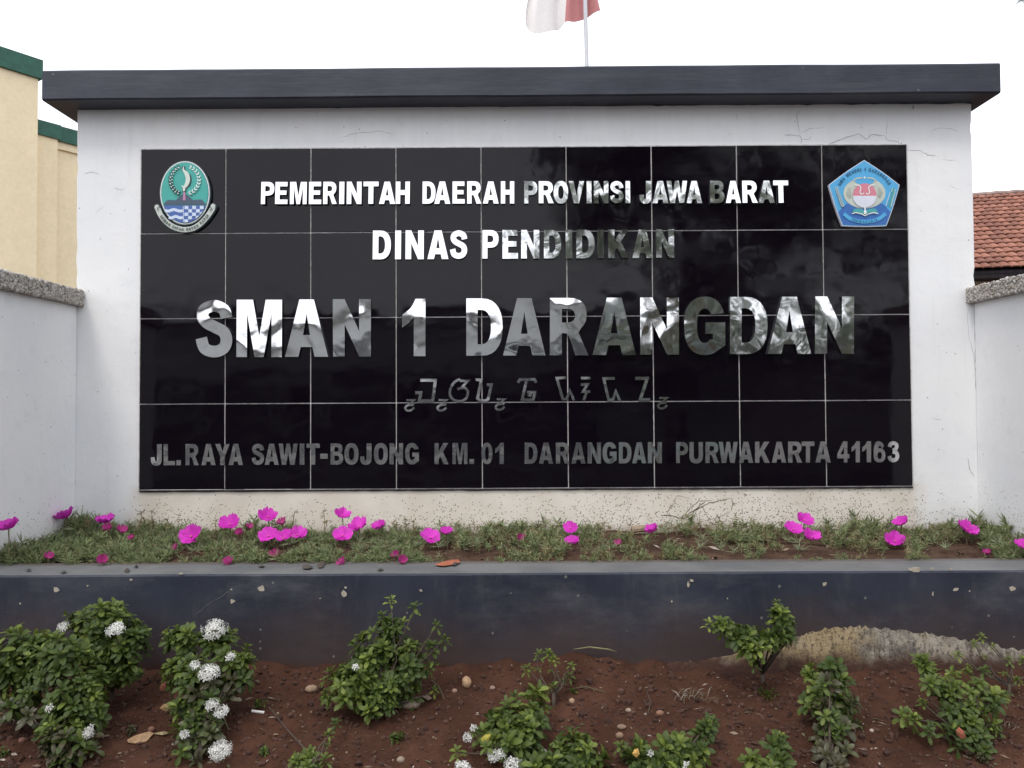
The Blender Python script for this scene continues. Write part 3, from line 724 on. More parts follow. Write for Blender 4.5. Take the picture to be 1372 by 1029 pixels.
# ------------------------------------------------------------------ the two emblems
def emblem_tools(root, s, ox, oy, ybase):
    def fn(a, b_):
        p = at(ox+a/s, oy-b_/s*1.0, ybase); return p.x, p.z
    def layer(name, pieces, mat, lv, th=None, label=None):
        pieces = [([(a, -b_) for a, b_ in o], [[(a, -b_) for a, b_ in h] for h in hs]) for o, hs in pieces]
        yf = ybase-.0009*lv
        V, Fc = extrude(pieces, fn, yf, th or .0007)
        return obj(name, V, Fc, mat, root)
    def text(name, txt, mat, lv, path, h, adv):
        """path(t 0..1) -> (x, y, angle)"""
        wd = {'I': .24, ' ': .35, '1': .36, 'M': .80, 'W': .9}
        tot = sum(wd.get(c, .58)+.30 for c in txt); q = 0
        V, Fc = [], []
        for c in txt:
            w_ = wd.get(c, .58)
            t = (q+w_/2)/tot; q += w_+.30
            if c == ' ': continue
            x, y, a = path(t); sc = adv/tot
            ww = w_*sc; ca, sa = math.cos(a), math.sin(a)
            def f2(u, v_):
                lx, ly = (u-.5)*ww, -(v_-.5)*h
                return fn(x+lx*ca-ly*sa, -(y+lx*sa+ly*ca))
            v2, f3 = extrude(GL[c], f2, ybase-.0009*lv, .0005)
            n0 = len(V); V += v2; Fc += [tuple(i+n0 for i in ff) for ff in f3]
        return obj(name, V, Fc, mat, root)
    return layer, text
def ell(cx, cy, rx, ry, n=40, a0=0, a1=360):
    pts = [(cx+rx*math.cos(R(a0+(a1-a0)*i/n)), cy+ry*math.sin(R(a0+(a1-a0)*i/n))) for i in range(n+1)]
    return pts[:-1] if a1-a0 == 360 else pts
def leafp(x, y, a, l, w):
    ca, sa = math.cos(a), math.sin(a)
    return [(x+u*l*ca-v_*w*sa, y+u*l*sa+v_*w*ca) for u, v_ in ((-.5,0),(-.1,.5),(.5,0),(-.1,-.5))]

YE = -.030
c = at(195+475/8.945, 205+900/8.945, YE)
e1 = thing('oval_emblem', c, 'green oval provincial emblem with volcano, waves and ribbon at left end of the sign', 'emblem')
layer, text = emblem_tools(e1, 8.945, 195, 205, YE)
cx, cy = 473, 478
lo = [(150,668),(185,745),(245,822),(330,884),(420,915),(478,920),(560,908),(645,862),(725,785),(785,700),(812,655)]
rb = ribbon(catmull(lo, 4), 74)
layer('emblem_plate', [(ell(cx, cy, 305, 388), []), (rb, []), (ell(140,655,38,42,16), []), (ell(812,645,38,42,16), [])], M['rim'], 0, .016)
layer('white_ring', [(ell(cx, cy, 296, 378), [])], M['white'], 1)
layer('dark_ring', [(ell(cx, cy, 284, 366), [])], M['mount'], 2)
layer('green_field', [(ell(cx, cy, 279, 361), [])], M['teal'], 3)
def inside(x, y, k=1.0): return ((x-cx)/(279*k))**2+((y-cy)/(361*k))**2 <= 1
def clampe(p, k=.995):
    dx, dy = (p[0]-cx)/279, (p[1]-cy)/361; l = math.hypot(dx, dy)
    return p if l <= k else (cx+dx/l*k*279, cy+dy/l*k*361)
a_ = math.degrees(math.asin((632-cy)/361))
layer('blue_water', [([(x, y) for x, y in ell(cx, cy, 279, 361, 30, a_, 180-a_)], [])], M['water'], 4)
layer('mountain', [([clampe(p) for p in [(200,636),(228,605),(270,563),(320,566),(365,570),(420,520),(450,495),(470,484),(520,520),(575,567),(630,560),(680,562),(722,610),(745,636)]], [])], M['mount'], 5)
wv = []
for y0, xa in ((690,238),(772,285)):
    q = [(xa+(452-xa)*i/16, y0+9*math.sin(i/16*math.pi*3)) for i in range(17)]
    wv.append((ribbon(q, 34), []))
wv.append(([clampe(p) for p in [(455,640),(462,640),(462,835),(455,835)]], []))
layer('white_waves', wv, M['waterwhite'], 5)
ck = []
for r_ in range(5):
    for c_ in range(5):
        x0_, y0_ = 472+c_*46, 636+r_*41
        if (r_+c_) % 2 == 0 and inside(x0_+12, y0_+18):
            ck.append(([clampe(p) for p in [(x0_,y0_),(x0_+45,y0_),(x0_+45,y0_+40),(x0_,y0_+40)]], []))
layer('white_checks', ck, M['waterwhite'], 5)
layer('dagger_outline', [(ribbon(catmull([(461,158),(462,205),(505,262),(522,320),(505,385),(470,430),(468,470)], 5), [14]+[40]*10+[68]*10+[48]*10), [])], M['ink'], 5)
kj = catmull([(461,165),(462,210),(498,255),(514,318),(498,380),(468,425),(468,462)], 5)
layer('dagger', [(ribbon(kj, [6+34*min(1, i/10)+12*math.sin(min(1, max(0, (i-6)/16))*math.pi)-16*max(0, (i-20)/10) for i in range(len(kj))]), []), (ribbon([(440,402),(492,415)], 18), [])], M['blade'], 7)
layer('flame', [([(460,474),(482,474),(486,572),(455,572)], [])], M['flame'], 7)
dk, wh, wl = [], [], []
for i in range(11):
    a = R(-66+132*i/10); x, y = 470+178*math.cos(a), 328+172*math.sin(a)
    for sgn in (-1, 1):
        wh.append((leafp(x+sgn*13*math.cos(a), y+sgn*13*math.sin(a), a+R(90)+sgn*.6+math.pi, 40, 17), []))
    b2 = math.pi-a; x, y = 470+166*math.cos(b2), 328+172*math.sin(b2)
    for sgn in (-1, 1):
        dk.append((leafp(x+sgn*14*math.cos(b2), y+sgn*14*math.sin(b2), b2+R(90)+sgn*.6, 42, 19), []))
    wl.append((ell(x, y+8, 8, 8, 6), [])); wl.append((ell(x-24*math.cos(b2), y-14*math.sin(b2), 6, 6, 6), []))
layer('right_wreath', wh, M['white'], 5); layer('left_wreath', dk, M['ink'], 5); layer('wreath_dots', wl, M['white'], 10)
layer('ribbon', [(ribbon(catmull(lo, 4), 62), []), (ell(140,652,28,32,16), []), (ell(812,642,28,32,16), [])], M['paleribbon'], 4)
layer('ribbon_fold', [(ribbon([(168,650),(150,668),(160,700)], 7), []), (ribbon([(782,648),(800,668),(778,700)], 7), [])], M['ink'], 9)
q0 = catmull(lo, 10); cum = [0]
for i in range(1, len(q0)): cum.append(cum[-1]+math.dist(q0[i], q0[i-1]))
q = []
for i in range(81):
    L_ = cum[-1]*i/80; k = max(j for j in range(len(cum)-1) if cum[j] <= L_); fr = (L_-cum[k])/(cum[k+1]-cum[k])
    q.append((q0[k][0]*(1-fr)+q0[k+1][0]*fr, q0[k][1]*(1-fr)+q0[k+1][1]*fr))
def pth(t):
    t = .11+.78*t; i = t*(len(q)-1); k = min(int(i), len(q)-2); fr = i-k
    x = q[k][0]*(1-fr)+q[k+1][0]*fr; y = q[k][1]*(1-fr)+q[k+1][1]*fr
    return x, y, math.atan2(q[k+1][1]-q[k][1], q[k+1][0]-q[k][0])
text('motto', 'GEMAH RIPAH REPEH RAPIH', M['ink'], 9, pth, 34, 730)

c = at(1157, 304, YE)
e2 = thing('pentagon_emblem', c, 'blue pentagon school emblem with wings and open book at right end of the sign', 'emblem')
layer, text = emblem_tools(e2, 9.358, 1100, 205, YE)
def bow(P, k=.035):
    out = []; c0 = Vector((542, 540))
    for i in range(len(P)):
        a, b2 = Vector(P[i]), Vector(P[(i+1) % len(P)])
        for j in range(6):
            t = j/6; p = a.lerp(b2, t); p += (p-c0).normalized()*(b2-a).length*k*4*t*(1-t)*.5; out.append(tuple(p))
    return out
PN = [(542,88),(985,400),(820,915),(268,915),(96,400)]
def shr(P, k): return [(542+(x-542)*k, 545+(y-545)*k) for x, y in P]
layer('emblem_plate', [(bow(PN), [])], M['lightw'], 0, .016)
layer('light_blue_field', [(bow(shr(PN, .978)), [])], M['sky'], 1)
layer('deep_blue_field', [([(212,742),(320,634),(770,634),(873,742),(812,898),(542,912),(276,898)], [])], M['deep'], 2)
layer('wings', [(ell(542,505,264,192,44), [])], M['wing'], 3)
layer('wing_gap', [(ell(542,352,122,48,24), [])], M['sky'], 4)
layer('wing_tips', [(ribbon(catmull([(400,350),(440,322),(510,314)],4), 16), []), (ribbon(catmull([(684,350),(640,322),(570,314)],4), 16), [])], M['wing'], 5)
fe = []
for i in range(9):
    a = R(118+13*i); 
    for sg_ in (-1, 1):
        x0_, y0_ = 542+sg_*150*abs(math.cos(a))*1.0, 505
        fe.append((ribbon([(542+sg_*170, 470+14*i-40), (542+sg_*(235-abs(i-4)*9), 430+17*i)], 3), []))
layer('left_feathers', fe[0::2], M['blade'], 5); layer('right_feathers', fe[1::2], M['blade'], 5)
layer('red_dome', [(ell(542,540,148,155,24,180,360), [])], M['red'], 6)
layer('white_bowl', [(ell(542,540,148,148,24,0,180), [])], M['lightw'], 6)
layer('white_scrolls', [(ribbon(catmull([(415,405),(470,412),(494,440),(482,490),(500,520),(530,508)],5), 11), []), (ribbon(catmull([(668,405),(614,412),(590,440),(602,490),(584,520),(554,508)],5), 11), [])], M['white'], 7)
st = []
for i in range(10):
    a = R(-90+36*i); r_ = 20 if i % 2 == 0 else 9
    st.append((540+r_*math.cos(a), 312+r_*math.sin(a)))
layer('star', [(st, [])], M['white'], 6)
layer('open_book', [([(388,752),(400,712),(440,698),(500,706),(538,730),(538,775),(480,755),(420,748)], []), ([(546,775),(546,730),(590,706),(650,698),(690,712),(702,752),(660,748),(600,755)], [])], M['book'], 7)
layer('book_edge', [(ribbon([(380,764),(430,752),(500,768),(542,790),(590,768),(650,752),(708,764)], 11), [])], M['white'], 8)
layer('torch', [(ribbon([(542,690),(542,735)], 16), []), (ell(543,748,18,28,12), [])], M['white'], 10)
rp = catmull([(285,765),(345,815),(430,850),(542,865),(655,850),(740,815),(800,765)], 6)
layer('lower_ribbon', [(ribbon(rp, 46), []), ([(268,788),(300,800),(290,742)], []), ([(818,788),(786,800),(796,742)], [])], M['sky'], 5)
def p2(t):
    i = (.24+.52*t)*(len(rp)-1); k = int(i); fr = i-k
    return rp[k][0]*(1-fr)+rp[k+1][0]*fr, rp[k][1]*(1-fr)+rp[k+1][1]*fr, math.atan2(rp[k+1][1]-rp[k][1], rp[k+1][0]-rp[k][0])
text('town_name', 'PURWAKARTA', M['skyink'], 9, p2, 26, 250)
def p3(t):
    a = R(154-128*t); return 545+355*math.cos(a), 562-355*math.sin(a), -(a-math.pi/2)
text('school_name', 'SMA NEGERI 1 DARANGDAN', M['skyink'], 4, p3, 40, 800)
rc = []
for i in range(9):
    x, y = 190+9*i, 440+28*i
    for sg_ in (-1, 1): rc.append((leafp(x+sg_*12, y, R(-100)+sg_*.55, 38, 15), []))
layer('rice_ear', rc, M['wing'], 4)
layer('cotton_leaf', [(ribbon([(900,440),(900,520),(862,670)], 40), [])], M['book'], 3)
ct = []
for i in range(9):
    ct.append((leafp(874-8*i+(14 if i < 2 else 0), 455+25*i, R(-80), 22, 12), [])); ct.append((leafp(926-7*i, 470+25*i, R(-100), 22, 12), []))
layer('cotton_bolls', ct, M['white'], 5)

# ------------------------------------------------------------------ side walls with pebbled coping
agg_b = bmesh.new(); bmesh.ops.create_icosphere(agg_b, subdivisions=1, radius=1)
aggv = np.array([q.co[:] for q in agg_b.verts]); aggf = np.array([[x.index for x in q.verts] for q in agg_b.faces]); agg_b.free()
def scatter_blobs(name, P, Rr, mat, parent=None, jit=.18, smooth=True):
    """many small pebbles as one mesh; P centres, Rr radii (n,3)"""
    n = len(P); k = len(aggv)
    V = aggv[None]*Rr[:, None, :]*(1+RNG.uniform(-jit, jit, (n, k, 1)))
    ang = RNG.uniform(0, 6.28, n); ca, sa = np.cos(ang), np.sin(ang)
    V2 = V.copy(); V2[..., 0] = V[..., 0]*ca[:, None]-V[..., 1]*sa[:, None]; V2[..., 1] = V[..., 0]*sa[:, None]+V[..., 1]*ca[:, None]
    V2 += P[:, None, :]
    Fc = (aggf[None]+(np.arange(n)*k)[:, None, None]).reshape(-1, 3)
    o = obj(name, V2.reshape(-1, 3).tolist(), Fc.tolist(), mat, parent, smooth=smooth, recalc=False)
    o['kind'] = 'stuff'; return o
def wing(side, X, label, pa, pb):
    s = -1 if side == 'l' else 1
    root = thing('side_wall', (X+s*.1, -.4, .6), label, 'wall')
    zt = at(*pa, -.02).z; zb = at(*pb, -.02).z
    ze = zb+.004
    Xi = at(pa[0], pa[1], -.02).x
    xo = X+s*.16
    xa, xb = sorted((X, xo))
    obj('wall_body', *box(xa, xb, -.84, -.003, .5, ze), M['wall'], root)
    ca, cb = sorted((Xi, X+s*.19))
    cp = obj('coping', *box(ca+.006, cb-.006, -.86, -.004, ze, zt-.006), M['aggbase'], root)
    P, Q = [], []
    def put(p, ax):
        r = random.uniform(.0055, .0105); rr = [r*random.uniform(.8, 1.25) for _ in range(3)]; rr[ax] = r*.6
        P.append(p); Q.append(rr)
    L = .856; W = cb-ca; H = zt-ze
    for _ in range(1300): put((Xi-s*-.005 if False else Xi+s*.006, -.004-random.random()*L, ze+.004+random.random()*(H-.01)), 0)
    for _ in range(1500): put((ca+.006+random.random()*(W-.012), -.004-random.random()*L, zt-.006), 2)
    for _ in range(160): put((ca+.006+random.random()*(W-.012), -.86, ze+random.random()*H), 1)
    scatter_blobs('pebble_facing', np.array(P), np.array(Q), M['aggregate'], cp)
    return root
wing('l', at(102.5, 500, 0).x, 'white side wall with pebbled coping, left of the sign below the yellow building', (110.5, 388), (110.5, 411.5))
wing('r', at(1307, 500, 0).x, 'white side wall with pebbled coping, right of the sign below the tiled roof', (1297, 384.5), (1298, 407.5))

# ------------------------------------------------------------------ planter
pl = thing('planter', (0, -.8, .6), 'low navy painted planter wall with grey worn ledge under the sign', 'planter')
YF, YB = -.80, -.575
def ledge_z(x): return LEDGE+.004*float(fbm(x*1.7, 0, 3, 51))
v = []; f = []; mi = []
n = 110
for i in range(n+1):
    x = -2.6+5.2*i/n
    x = max(XL+.002, min(XR-.002, x*.82))
    zt = ledge_z(x); yf = YF+.004*float(fbm(x*2.4, 7, 3, 53)); e = .006+.004*abs(float(fbm(x*18, 3, 2, 54)))
    v += [(x, yf-.012, .4), (x, yf-.004, .7), (x, yf, zt-e), (x, yf+e, zt), (x, YB, zt), (x, YB, .4)]
for i in range(n):
    for k in range(6):
        f.append((i*6+k, i*6+(k+1) % 6, i*6+6+(k+1) % 6, i*6+6+k)); mi.append(1 if k == 3 else 0)
f.append(tuple(range(6))[::-1]); f.append(tuple(range(n*6, n*6+6))); mi += [0, 0]
obj('planter_body', v, f, None, pl, mats=[M['navy'], M['ledge']], midx=mi)
# bare mortar footing, exposed to the right
top = [(856,897),(880,893),(906,887),(935,885),(966,879),(1010,873),(1040,868),(1056,862),(1072,853),(1086,847),(1110,842),(1136,840),(1160,841),(1186,842),(1210,846),(1236,848),(1262,852),(1286,855),(1310,859),(1331,861),(1352,866),(1372,870),(1400,876),(1440,890)]
top = catmull(top, 6); v = []; f = []
for i, (a, b_) in enumerate(top):
    p = at(a, b_, YF-.006); zt = p.z+random.uniform(-.006, .006)+.012*float(fbm(p.x*25, 0, 3, 88))
    nrow = 8
    for k in range(nrow+1):
        t = k/nrow; z = zt*(1-t)+.42*t
        bulge = .0+.016*min(1, t*5)+.012*t+random.uniform(-.003, .003)
        v.append((p.x, YF-.003-bulge if k else YF-.0035, z))
nr = 9
for i in range(len(top)-1):
    for k in range(nr-1): f.append((i*nr+k, (i+1)*nr+k, (i+1)*nr+k+1, i*nr+k+1))
obj('bare_footing', v, f, M['mortar'], pl, recalc=False, smooth=True)
def chip(px, py, w, h, Yp=YF-.0025, mat=None, par=pl, nm='paint_chip', irr=.55):
    k = random.randint(6, 9); pts = []
    for i in range(k):
        a = 2*math.pi*i/k+random.uniform(-.25, .25); r = random.uniform(1-irr, 1)
        p = at(px+w/2*r*math.cos(a), py+h/2*r*math.sin(a), Yp)
        pts.append((p.x, p.z))
    V, Fc = extrude([(pts, [])], lambda a, b_: (a, b_), Yp, .003)
    return obj(nm, V, Fc, mat or M['chip'], par)
for a in [(75,791,10,10),(27,809,4,4),(175,777,5,4),(350,789,11,11),(311,806,9,8),(310,790,4,3),(461,795,10,12),(463,787,5,4),(564,791,6,5),(429,804,3,9),(211,866,4,6),(402,845,3,3),
          (922,783,6,9),(927,778,9,5),(1105,783,10,8),(1250,796,3,8),(1281,790,11,6),(1357,788,11,9),(1299,792,3,3),(242,768.5,7,3),(117,785,3,3),(900,806,3,3),(975,802,3,3),(1330,846,3,3),(1352,800,3,3)]: chip(*a)
chip(1226, 763.5, 22, 9); chip(1250, 762, 6, 4); chip(1275, 762.5, 5, 4)
crack([(310,790),(290,803),(272,814),(258,828)], .45, M['ledge'], pl, YF-.0045, nm='paint_scratch')

# planter soil
xs2 = np.arange(XL+.003, XR, .03); ys2 = np.append(np.arange(YB, -.002, .03), -.001)
X2, Y2 = np.meshgrid(xs2, ys2)
edge = np.clip((Y2-YB)/.08, 0, 1)
Z2 = LEDGE-.018+.022*edge+.05*fbm(X2*5, Y2*5, 4, 61)*edge+.02*np.clip((Y2+.3)/.3, 0, 1)
a, b_ = len(xs2), len(ys2); q = np.arange(a*b_).reshape(b_, a)
bed = obj('planter_bed', np.stack([X2.ravel(), Y2.ravel(), Z2.ravel()], 1).tolist(), np.stack([q[:-1, :-1].ravel(), q[:-1, 1:].ravel(), q[1:, 1:].ravel(), q[1:, :-1].ravel()], 1).tolist(), M['bed'], smooth=True, recalc=False)
tag(bed, 'brown soil filling the planter under the ground cover', kind='structure')
def bz(x, y): return LEDGE-.018+.022*min(1, max(0, (y-YB)/.08))+.02*min(1, max(0, (y+.3)/.3))

# ------------------------------------------------------------------ moss rose ground cover
def sprig(nn, hh, spread, L, stem_r=.0011):
    V, Fc = [], []
    def tri_tube(p, q_, r):
        d = (q_-p); a = d.orthogonal().normalized(); b2 = d.normalized().cross(a); n0 = len(V)
        for k in range(3): V.append(p+(a*math.cos(2.094*k)+b2*math.sin(2.094*k))*r*.6)
        mid = p.lerp(q_, .55)
        for k in range(3): V.append(mid+(a*math.cos(2.094*k)+b2*math.sin(2.094*k))*r)
        V.append(q_)
        for k in range(3):
            Fc.append((n0+k, n0+(k+1) % 3, n0+3+(k+1) % 3, n0+3+k)); Fc.append((n0+3+k, n0+3+(k+1) % 3, n0+6))
    lean = Vector((random.gauss(0, .3), random.gauss(0, .3), 1)).normalized()
    tip = lean*hh
    tri_tube(Vector((0, 0, 0)), tip*1.05, stem_r)
    for i in range(nn):
        t = random.betavariate(3.2, 1.0); p = tip*t
        a = random.uniform(0, 6.283); el = random.uniform(-.15, 1.0)*(1-.1*spread)+(.3 if t > .9 else 0)
        d = Vector((math.cos(a)*math.cos(el), math.sin(a)*math.cos(el), math.sin(el)))
        tri_tube(p, p+d*L*random.uniform(.6, 1.15), .00128)
    return np.array([v_[:] for v_ in V]), Fc
def scatter_sprigs(name, temps, P, sc, mat, label):
    AV, AF = [], []; base = 0
    for i, p in enumerate(P):
        tv, tf = temps[random.randrange(len(temps))]
        a = random.uniform(0, 6.283); ca, sa = math.cos(a), math.sin(a)
        v_ = tv*sc[i]; v2 = np.stack([v_[:, 0]*ca-v_[:, 1]*sa, v_[:, 0]*sa+v_[:, 1]*ca, v_[:, 2]], 1)+np.array(p)
        AV.append(v2); AF += [tuple(k+base for k in ff) for ff in tf]; base += len(v2)
    o = obj(name, np.concatenate(AV).tolist(), AF, mat, recalc=False)
    return tag(o, label, 'ground cover', kind='stuff')
FL = [(10,704,29,.55,2,'magenta moss rose at the far left edge of the planter'),
 (86,690,27,.15,3,'cup shaped magenta moss rose seen from the side, standing high near the left corner'),
 (141,696,25,.35,2,'magenta moss rose above a small bud, below the left end of the sign'),
 (255,716,32,.95,0,'large open magenta moss rose between SAWIT and the ledge, apart from the others'),
 (307,700,28,.85,1,'magenta moss rose standing just left of a clump of four'),
 (359,690,26,.75,1,'magenta moss rose highest of the clump below SAWIT'),
 (359,716,27,.95,0,'magenta moss rose at the lower left of the clump below SAWIT'),
 (379,718,23,.8,1,'darker magenta moss rose squeezed between its two neighbours'),
 (398,714,25,.8,1,'magenta moss rose at the right end of the row of three'),
 (459,688,23,.6,1,'magenta moss rose highest of the group below BOJONG'),
 (459,715,27,.95,0,'magenta moss rose lowest of the group below BOJONG'),
 (480,703,28,.7,1,'magenta moss rose in the middle of the group below BOJONG'),
 (508,704,21,.45,2,'small magenta moss rose right of the group below BOJONG'),
 (577,718,27,.9,0,'magenta moss rose in front of a smaller one below the letter K'),
 (598,712,18,.5,2,'small magenta moss rose peeping out behind a larger one'),
 (764,706,20,1.0,0,'magenta moss rose, upper one of the pair near the middle'),
 (766,725,20,.6,2,'magenta moss rose, lower one of the pair near the middle'),
 (873,710,19,.3,3,'pale half closed moss rose beside the piece of wood'),
 (1064,707,25,.85,0,'magenta moss rose leftmost of the trio at the right'),
 (1079,695,25,.9,0,'magenta moss rose topmost of the trio at the right'),
 (1088,717,25,.7,1,'magenta moss rose lowest of the trio at the right'),
 (1207,699,21,.35,2,'small cupped magenta moss rose below the right edge of the sign'),
 (1199,723,27,.85,1,'magenta moss rose low over the ledge below the right edge of the sign'),
 (1297,707,27,.75,1,'magenta moss rose in the right corner under the side wall'),
 (1370,729,20,.6,1,'magenta moss rose cut by the right edge of the photo')]
BU = [(66,746,14,'drooping bud over the ledge below the left corner'),(137,752,15,'crumpled closed bloom on the ledge left of the first shrub top'),(144,709,13,'tight bud just under an open bloom at the left'),(163,711,15,'faded bloom among the leaves right of a tight bud'),
 (176,721,10,'small dull bud deep in the leaves at the left'),(235,733,10,'small dark bud left of the large open bloom'),(306,754,14,'round closed bloom on the ledge above the white ixora'),(322,714,12,'faded bud under the bloom left of the clump'),(378,700,15,'withered pink bloom right of the highest clump bloom'),(334,706,11,'pale bud left of the highest clump bloom'),
 (368,744,14,'slim bud leaning over the ledge below the clump'),(458,754,15,'upright pink bud hanging over the ledge below BOJONG'),(530,744,12,'upper bud of a touching pair over the ledge'),(538,752,14,'lower bud of a touching pair over the ledge'),(697,723,13,'ragged dark bloom left of the middle pair'),(828,728,11,'single bud in the dry stretch of the planter'),(1323,741,12,'small bud over the ledge at the right')]
def flower_y(px, py):
    if px < 30: return -.60
    if px > 1350: return -.58
    return max(YB-.045, -.15-.45*max(0, (py-690))/60)
KEEP = [(a[0], a[1], a[2]*.5, flower_y(a[0], a[1])) for a in FL+BU]
def to_px(p):
    d = Vector(p)-CAM; k = F/d.dot(_f); return 686+k*d.dot(_r), 514.5-k*d.dot(_u)
def blocked(x, y, z):
    for hz in (.015, .045, .065):
        u, v_ = to_px((x, y, z+hz))
        for a, b_, r_, fy in KEEP:
            if y < fy+.012 and abs(u-a) < r_*1.0+2 and abs(v_-b_) < r_*.85+2: return True
    return False
temps = [sprig(random.randint(16, 24), random.uniform(.028, .050), .5, .027) for _ in range(10)]
def dens(x):                           # green on the left, thin and dry right of the middle
    pxx = 689+(x+.05)*F/3.3
    k = np.interp(pxx, [0, 80, 560, 640, 700, 780, 830, 960, 1050, 1150, 1230, 1372], [1, 1, 1, .75, .6, .6, .45, .7, .6, .5, .8, 1])
    return k, pxx
P, sc, Pd, sd_ = [], [], [], []
for it in range(5200):
    x = random.uniform(XL+.02, XR-.02); y = random.uniform(YB-.012, -.02) if it % 4 else random.uniform(YB-.02, YB+.07)
    k, pxx = dens(x)
    if random.random() > k: continue
    n_ = float(fbm(x*4, y*4, 3, 71))
    if k < .9 and n_ < -.08: continue
    s_ = random.uniform(.65, 1.35)*(.75+.38*k+1.6*n_+.5*float(fbm(x*13, y*13, 2, 72)))
    if blocked(x, y, bz(x, y)): continue
    side_ = min(x-XL, XR-x)
    if side_ < .2: s_ *= 1.0+2.4*(.2-side_)
    if y < YB+.06: s_ *= .8
    if random.random() < (.18 if k > .9 else .55): Pd.append((x, y, bz(x, y)-.004)); sd_.append(s_)
    else: P.append((x, y, bz(x, y)-.004)); sc.append(s_)
scatter_sprigs('ground_cover', temps, P, sc, M['needle'], 'grey green needle leaved moss rose foliage filling the planter')
temps2 = [sprig(random.randint(9, 15), random.uniform(.030, .055), .5, .018, .0016) for _ in range(6)]
scatter_sprigs('dry_ground_cover', temps2, Pd, sd_, M['needle_dry'], 'brownish dry stems and needles among the moss rose foliage')
# taller shoots standing clear of the mat
tl = [(14,702),(45,697),(70,700),(108,706),(118,695),(135,700),(190,686),(203,684),(240,690),(330,705),(395,684),(434,684),(446,692),(530,700),(545,702),(585,706),(640,705),(655,700),(700,712),(730,704),(800,712),(905,714),(955,700),(1000,703),(1030,710),(1110,712),(1230,710),(1265,702),(1290,694),(1345,706),(1362,700),(1318,715),(815,708),(675,708),(500,712),(555,697),(612,700),(168,698),(220,705),(275,708)]
for _ in range(95):
    a = random.choice((random.uniform(5, 560), random.uniform(5, 560), random.uniform(560, 1372))); tl.append((a, random.uniform(694, 712)))
tl = [q_ for q_ in tl if all(abs(q_[0]-k[0]) > k[2]+4 or q_[1] < k[1]-k[2]-6 for k in KEEP)]
tp, ts = [], []
big = []
for hgt in (.06, .075, .09):
    tv, tf = sprig(7, hgt, .2, .021, .0016); big.append((tv, tf, hgt))
AV, AF, base = [], [], 0
for a, b_ in tl:
    y = random.uniform(-.16, -.05); p = at(a, b_, y); z0 = bz(p.x, y); h = max(.035, p.z-z0)
    # stem with a star of needles at its tip
    V = MB(); tip = Vector((p.x, y, z0+h)); foot = Vector((p.x+random.gauss(0, .012), y, z0-.005))
    V.tube([foot, foot.lerp(tip, .5)+Vector((random.gauss(0, .004), 0, 0)), tip], [.002, .0017, .0013], 4)
    for k in range(random.randint(9, 14)):
        aa = random.uniform(0, 6.283); el = random.uniform(-.5, .8); d = Vector((math.cos(aa)*math.cos(el), math.sin(aa)*math.cos(el), math.sin(el)))
        o_ = foot.lerp(tip, 1-random.random()**2*.4)
        V.tube([o_, o_+d*.011, o_+d*random.uniform(.018, .028)], [.0010, .0013, .0003], 3)
    AV += V.v; AF += [tuple(i+base for i in ff) for ff in V.f]; base += len(V.v)
tag(obj('tall_shoots', AV, AF, M['needle_dry'], recalc=False), 'thin star tipped moss rose shoots rising against the white wall', 'ground cover', kind='stuff')
# pale star shaped tufts in the mat
AV, AF, base = [], [], 0
for a, b_ in [(36,742),(98,724),(142,728),(172,748),(128,722),(325,738),(322,742),(410,738),(458,744),(560,730),(640,738),(870,728),(958,735),(1058,728),(1070,738),(1155,725),(965,742),(1250,730),(1300,722),(1335,728),(700,735),(1010,730)]+[(random.choice((random.uniform(4, 600), random.uniform(4, 1368))), random.uniform(714, 750)) for _ in range(110)]:
    if any(abs(a-k[0]) < k[2]+5 and abs(b_-k[1]) < k[2]+5 for k in KEEP): continue
    y = YB+.03+(750-b_)*.011; p = at(a, b_, y); p.z = max(p.z, bz(p.x, y)+random.uniform(.012, .035)); V = MB()
    for k in range(16):
        aa = random.uniform(0, 6.283); el = random.uniform(-.1, 1.2); d = Vector((math.cos(aa)*math.cos(el), math.sin(aa)*math.cos(el), math.sin(el)))
        V.tube([p, p+d*.014, p+d*random.uniform(.03, .05)], [.001, .0014, .0003], 3)
    AV += V.v; AF += [tuple(i+base for i in ff) for ff in V.f]; base += len(V.v)
paleneedle = leaf_mat('pale_needle', (.20, .24, .13), (.27, .29, .17), (.30, .33, .2), .5, .15)
tag(obj('pale_tufts', AV, AF, paleneedle, recalc=False), 'pale green star tufts of needles in the planter mat', 'ground cover', kind='stuff')

# ------------------------------------------------------------------ moss rose flowers
def petal_mesh(name, mat, L=1.0, W=1.05, cup=.55, seed=0):
    rnd = random.Random(seed); V, Fc = [], []; nu, nv = 6, 6
    for i in range(nu+1):
        t = i/nu; w_ = W*(math.sin(min(1, t*1.05)*math.pi*.56)**.9)*.52+.04
        for j in range(nv+1):
            s_ = j/nv*2-1
            notch = .10*math.exp(-(s_/.28)**2)*(t**4)
            rr = L*(t-notch*1.0)*(1-.16*s_*s_*t)
            z_ = cup*L*(t**1.7)*.75+.07*math.sin(s_*8+i*.5+rnd.random())*t*t*L+.09*rnd.uniform(-1, 1)*t*t*L-.12*(1-s_*s_)*t*L
            V.append((rr*math.cos(s_*.1), s_*w_*L, z_))
    for i in range(nu):
        for j in range(nv): Fc.append((i*(nv+1)+j, (i+1)*(nv+1)+j, (i+1)*(nv+1)+j+1, i*(nv+1)+j+1))
    return mesh(name, V, Fc, mat, True)
PM = [petal_mesh('petal', M['petal'], seed=i, cup=c_) for i, c_ in enumerate((.62, .78, .95, 1.15))]
PF = [petal_mesh('petal', M['fade'], seed=9+i, cup=c_, W=.8) for i, c_ in enumerate((1.3, 1.7))]
cb = MB(); cb.blob((0, 0, .13), (.10, .10, .08), 1, .1)
CMe = mesh('flower_centre', cb.v, cb.f, M['pistil'], True)
